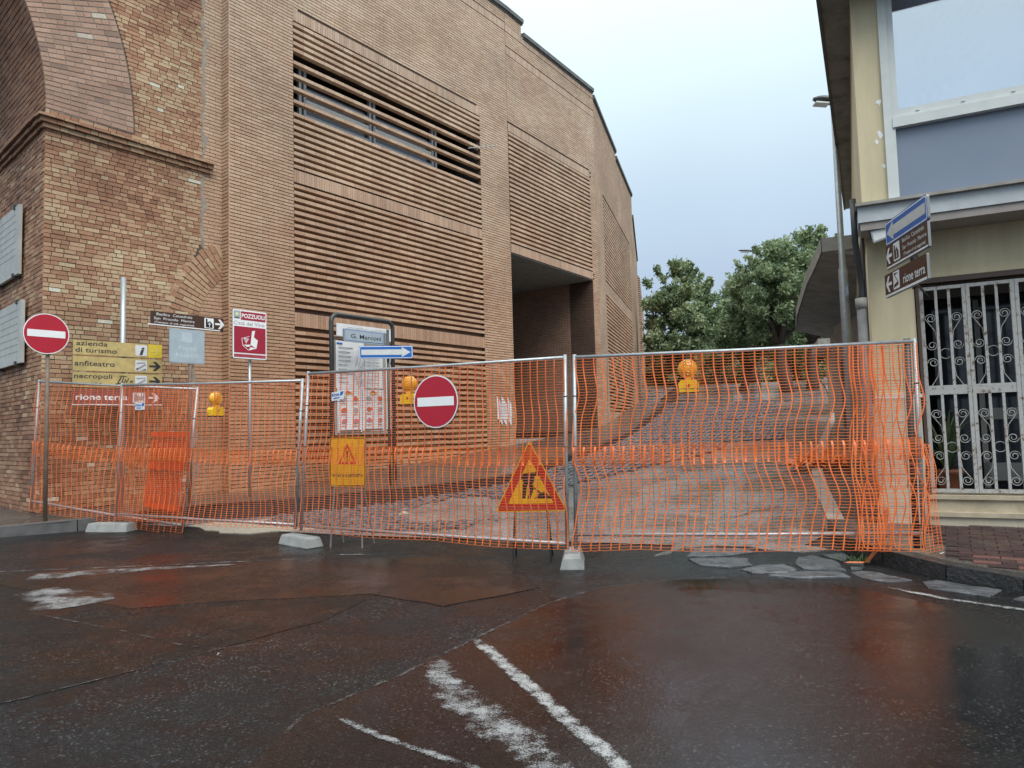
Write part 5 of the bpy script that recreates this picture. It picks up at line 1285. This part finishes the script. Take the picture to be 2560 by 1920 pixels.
# paper on the wall
pw_ = MB(); PF = Fr(F1.P(11.62, 1.95, .012), D1)
for i in range(4):
    for j in range(5): pw_.v.append(tuple(PF.P(-.33+.22*i, -.43+.215*j+(.03*math.sin(i*2) if j == 0 else 0), .006+.01*math.sin(i*2+j))))
for j in range(4):
    for i in range(3): pw_.f.append((j*4+i, j*4+i+1, (j+1)*4+i+1, (j+1)*4+i)); pw_.t.append(.5); pw_.m.append(0)
t = thing('paper_notice', 'white paper notice taped to the brick pier by the deep opening', 'notice'); o = pw_.build('sheet', PAPER, t)
for k in range(7): z = .3-.09*k; flat('print_line', o, PF, [(-.22, z), (.2, z), (.2, z+.012), (-.22, z+.012)], .02, GREYINK)
# fence maker's plates
def maker(c, ex, s, label):
    t = thing('maker_plate', label, 'plate'); f_ = Fr(c, ex, None); rise = math.radians(8)
    f_ = Fr(c, ex); o = plate(t, f_, .20, .105, PAPER, .006, .004); text(o, s, f_, -.09, .0, .042, BLUE, w=.115, d=.0025, bold=.02); flat('logo', o, f_, [(.04, -.005), (.085, .01), (.09, .045), (.045, .04)], .0022, BLUE); flat('small_print', o, f_, [(-.07, -.03), (.03, -.03), (.03, -.02), (-.07, -.02)], .0022, BLUE)
p_ = QB.P(.135, .825, .05); maker(p_, (QB.br-QB.bl).normalized(), 'Irpina', "small white and blue maker's plate on the left fence below the brown rione sign")
p_ = QC.P(.155, .835, .055); maker(p_, ((QC.br-QC.bl).normalized()+V(0, 0, .12)).normalized(), 'M.Irpina', "small white and blue maker's plate on the third fence panel, left of the posters")
# yellow works-begin sign on legs
def legs(t, fr, half, ztop, back=.28, mat=DKMETAL, front=.06):
    for s in (-1, 1):
        for dd, nm in ((front, 'front_leg'), (-back, 'rear_leg')):
            p0 = fr.P(s*half*.9, ztop, -.015); p1 = fr.P(s*half*1.08, 0, dd); p1.z = H(p1.x, p1.y)
            b = MB(); b.tube([p0, p1], .011, 6); b.build(nm, mat, t)
    b = MB(); p0 = fr.P(-half, .20, front*.8); p1 = fr.P(half, .20, front*.8); b.tube([p0, p1], .008, 5); b.build('brace', mat, t)
t = thing('works_begin_sign', 'yellow rectangular works sign with small warning triangle, on legs behind the net', 'road sign')
fc = Fr((-2.10, 8.82, 0), (math.cos(R(-14)), math.sin(R(-14)), 0)); legs(t, fc, .2, .9, mat=simple('greyed steel', (.30, .27, .25), .5, metal=.3))
o = plate(t, fc, .50, .62, AMBER, .03, .016, cz=1.06); flat('border', o, fc, rrect(-.242, .242, .758, 1.362, .028), .0008, BLACK); flat('border', o, fc, rrect(-.232, .232, .768, 1.352, .024), .0022, AMBER)
flat('triangle', o, fc, [(-.13, 1.035), (.13, 1.035), (0, 1.295)], .0036, WORKRED); flat('triangle', o, fc, [(-.083, 1.062), (.083, 1.062), (0, 1.235)], .005, AMBER); flat('mark', o, fc, [(-.010, 1.115), (.010, 1.115), (.014, 1.20), (-.014, 1.20)], .0064, BLACK); flat('mark', o, fc, circ(0, 1.085, .012, 10), .0064, BLACK)
text(o, 'inizio cantiere', fc, -.205, .875, .055, BLACK, w=.41, d=.0036, bold=.012)
# triangular roadworks sign
t = thing('roadworks_sign', 'red and yellow triangular roadworks sign on black legs behind the net', 'road sign')
fw2 = Fr((.17, 7.62, .52), (1, -.1, 0)); kk = .77/560
T_ = lambda x, y: ((x-1030)*kk, (915-y)*kk)
def tri(pts, r_):
    out = []; c = (sum(p[0] for p in pts)/3, sum(p[1] for p in pts)/3)
    for i in range(3):
        p, a, b_ = Vector(pts[i]), Vector(pts[i-1]), Vector(pts[(i+1) % 3])
        for k in range(5):
            u = k/4; q1 = p+(a-p).normalized()*r_; q2 = p+(b_-p).normalized()*r_; out.append(tuple(q1.lerp(p, u).lerp(p.lerp(q2, u), u)))
    return out
TP = [(-.395, 0), (.395, 0), (0, .775)]
b = MB(); b.prism(fw2, tri(TP, .05), -.016, 0); b.m = [0 if i == 0 else 1 for i in range(len(b.f))]; o = b.build('plate', [AMBER, BACKP], t)
sc_t = lambda k, dz=0: [(x*k, .26+(z-.26)*k+dz) for x, z in TP]
flat('red_border', o, fw2, tri(sc_t(.95), .045), .0008, WORKRED); flat('yellow_field', o, fw2, tri(sc_t(.63, -.008), .02), .0024, AMBER)
for pts in ([(957, 612), (1040, 606), (1050, 622), (1036, 690), (1005, 712), (962, 694), (946, 662), (936, 650)], [(950, 690), (986, 696), (968, 812), (942, 812)], [(994, 706), (1032, 700), (1034, 742), (1008, 812), (982, 812), (1006, 744)], [(1028, 724), (1034, 718), (1092, 766), (1084, 774)], [(1038, 812), (1085, 768), (1122, 758), (1140, 780), (1166, 796), (1182, 812)]):
    flat('worker', o, fw2, [T_(x+20, y) for x, y in pts], .004, BLACK)
flat('worker', o, fw2, circ(*T_(1083, 618), 19*kk, 14), .004, BLACK)
fz = Fr((.17, 7.62, 0), (1, -.1, 0)); legs(t, fz, .19, .6, .30, BLACK, .10)
# blue arrow and brown signs projecting from the corner building
t = thing('corner_signs', 'blue one way arrow over two brown tourist signs projecting from the yellow corner', 'signpost')
fr_ = Fr((4.03, 7.0, 0), (math.cos(R(-98)), math.sin(R(-98)), 0))
o = plate(t, fr_, 1.0, .25, BLUE, .03, .025, cx=.07, cz=3.405)
flat('border', o, fr_, rrect(-.42, .56, 3.29, 3.52, .026), .0008, WHITE); flat('border', o, fr_, rrect(-.408, .548, 3.302, 3.508, .02), .0022, BLUE)
flat('arrow', o, fr_, [(.07-x*.98, 3.405+z) for x, z in OW], .0036, simple('grey white', (.54, .55, .54), .5))
o = plate(t, fr_, 1.0, .25, BROWN, .01, .025, cx=.05, cz=3.15)
flat('border', o, fr_, [(-.44, 3.032), (.54, 3.032), (.54, 3.05), (-.44, 3.05)], .002, PAPER); flat('arrow', o, fr_, arrow(-.29, 3.16, .15, .17, -1), .003, PAPER); flat('symbol_field', o, fr_, rrect(-.25, -.09, 3.07, 3.26, .015), .002, PAPER)
cx_ = -.17; flat('symbol', o, fr_, [(cx_-.06, 3.09), (cx_+.05, 3.09), (cx_+.05, 3.16), (cx_+.01, 3.21), (cx_-.03, 3.175), (cx_-.03, 3.235), (cx_-.06, 3.235)], .0042, BROWN); flat('symbol', o, fr_, [(cx_, 3.10), (cx_+.01, 3.10), (cx_+.01, 3.17), (cx_, 3.17)], .006, PAPER)
text(o, 'Basilica  Cattedrale', fr_, -.02, 3.215, .045, PAPER, w=.50); text(o, 'San  Procolo  Martire', fr_, -.02, 3.14, .045, PAPER, w=.54); text(o, '(Tempio di età augustea)', fr_, .0, 3.075, .035, PAPER, w=.50, bold=.005)
o = plate(t, fr_, 1.02, .25, BROWN, .01, .025, cx=-.02, cz=2.855)
flat('border', o, fr_, [(-.52, 2.735), (.48, 2.735), (.48, 2.76), (-.52, 2.76)], .002, PAPER); flat('arrow', o, fr_, arrow(-.34, 2.865, .15, .17, -1), .003, PAPER); flat('symbol_field', o, fr_, rrect(-.30, -.14, 2.78, 2.965, .008), .002, PAPER); flat('symbol', o, fr_, [(-.28, 2.80), (-.17, 2.82), (-.17, 2.84), (-.25, 2.93), (-.16, 2.945), (-.28, 2.95), (-.19, 2.85), (-.28, 2.83)], .0042, BROWN)
text(o, 'rione terra', fr_, -.05, 2.80, .10, PAPER, w=.50, bold=.012)
b = MB(); b.tube([fr_.P(.05, 2.72, -.06), fr_.P(.05, 3.55, -.06)], .025, 8); b.build('mast', DKMETAL, t, True)
for z in (2.80, 3.12, 3.45):
    b = MB(); b.tube([fr_.P(.05, z, -.06), RG.P(.06, z+.02, .0 if z < 3.4 else .0)], .014, 6); b.build('bracket_arm', DKMETAL, t)
# marble tablets on the passage side
for (a0, a1, z0, z1), lb in (((1.03, 2.75, 4.32, 5.54), 'upper grey marble tablet clamped to the pier side'), ((.76, 2.62, 2.76, 3.83), 'lower grey marble tablet clamped to the pier side')):
    t = thing('marble_tablet', lb, 'tablet', 'marble tablets on the pier')
    b = MB(); b.box(FL, a0, a1, z0, z1, .05, .10); o = b.build('slab', MARBLE, t)
    for k in range(7): z = z1-.15-.12*k; b = MB(); b.box(FL, a0+.2, a1-.15-.1*rnd.random(), z, z+.015, .1005, .102); b.build('inscription_line', simple('weathered incision', (.30, .31, .30), .7), o)
    for a in (a0+.25, a1-.4):
        for z in (z0-.03, z1-.04): b = MB(); b.box(FL, a, a+.06, z, z+.07, .0, .13); b.build('clamp', DKMETAL, t)
# small aerial poking out of the louvres
t = thing('aerial', 'small rod aerial poking out at the right end of the open louvres', 'aerial')
b = MB(); p0, p1 = F1.P(10.3, 9.35, .02), F1.P(11.2, 9.62, .35); b.tube([p0, p1], .012, 5)
for k in range(5): c = p0.lerp(p1, .3+.16*k); b.tube([c-V(0, 0, .10), c+V(0, 0, .10)], .006, 4)
b.build('rods', GALV, t)
# odds and ends on the ground
t = thing('tape_strip', 'torn strip of orange tape hanging over the dark kerb', 'tape')
b = MB(); pts = [V(3.58, 6.80, .55), V(3.52, 6.74, .30), V(3.45, 6.72, .20), V(3.33, 6.74, .06), V(3.2, 6.86, .045)]
for p, q_ in zip(pts, pts[1:]): s_ = V(.045, .03, 0); b.face([p-s_, p+s_, q_+s_, q_-s_])
b.build('strip', simple('tape', (.70, .20, .08), .5), t)
t = thing('weed_tuft', 'small green weed growing at the foot of the kerb', 'weed'); b = MB()
for k in range(70):
    a = rnd.uniform(0, 6.28); c = V(3.36+rnd.gauss(0, .06), 6.98+rnd.gauss(0, .05), .03); u = V(math.cos(a)*.05, math.sin(a)*.05, rnd.uniform(.02, .08)); w = V(-math.sin(a), math.cos(a), 0)*.008; b.face([c-w, c+w, c+u])
b.build('blades', GRASSM, t)
for k, (x, y, lb) in enumerate(((3.98, 6.6, 'crumpled white litter by the last fence post'), (-1.95, 4.62, 'pale stone chip near the asphalt seam'), (-6.9, 10.95, 'white scrap on the pavement by the left fence post'))):
    b = MB(); rz = ZR(x, y) if k == 0 else (ZS(x, y) if k == 2 else H(x, y)); s_ = .028 if k in (0, 2) else .013
    vs = [V(x+rnd.uniform(-s_, s_), y+rnd.uniform(-s_, s_), rz+rnd.uniform(.006, .03)) for _ in range(7)]
    for i in range(1, 6): b.face([vs[0], vs[i], vs[i+1]])
    b.build('litter', PAPER, None, False, lb, 'litter')
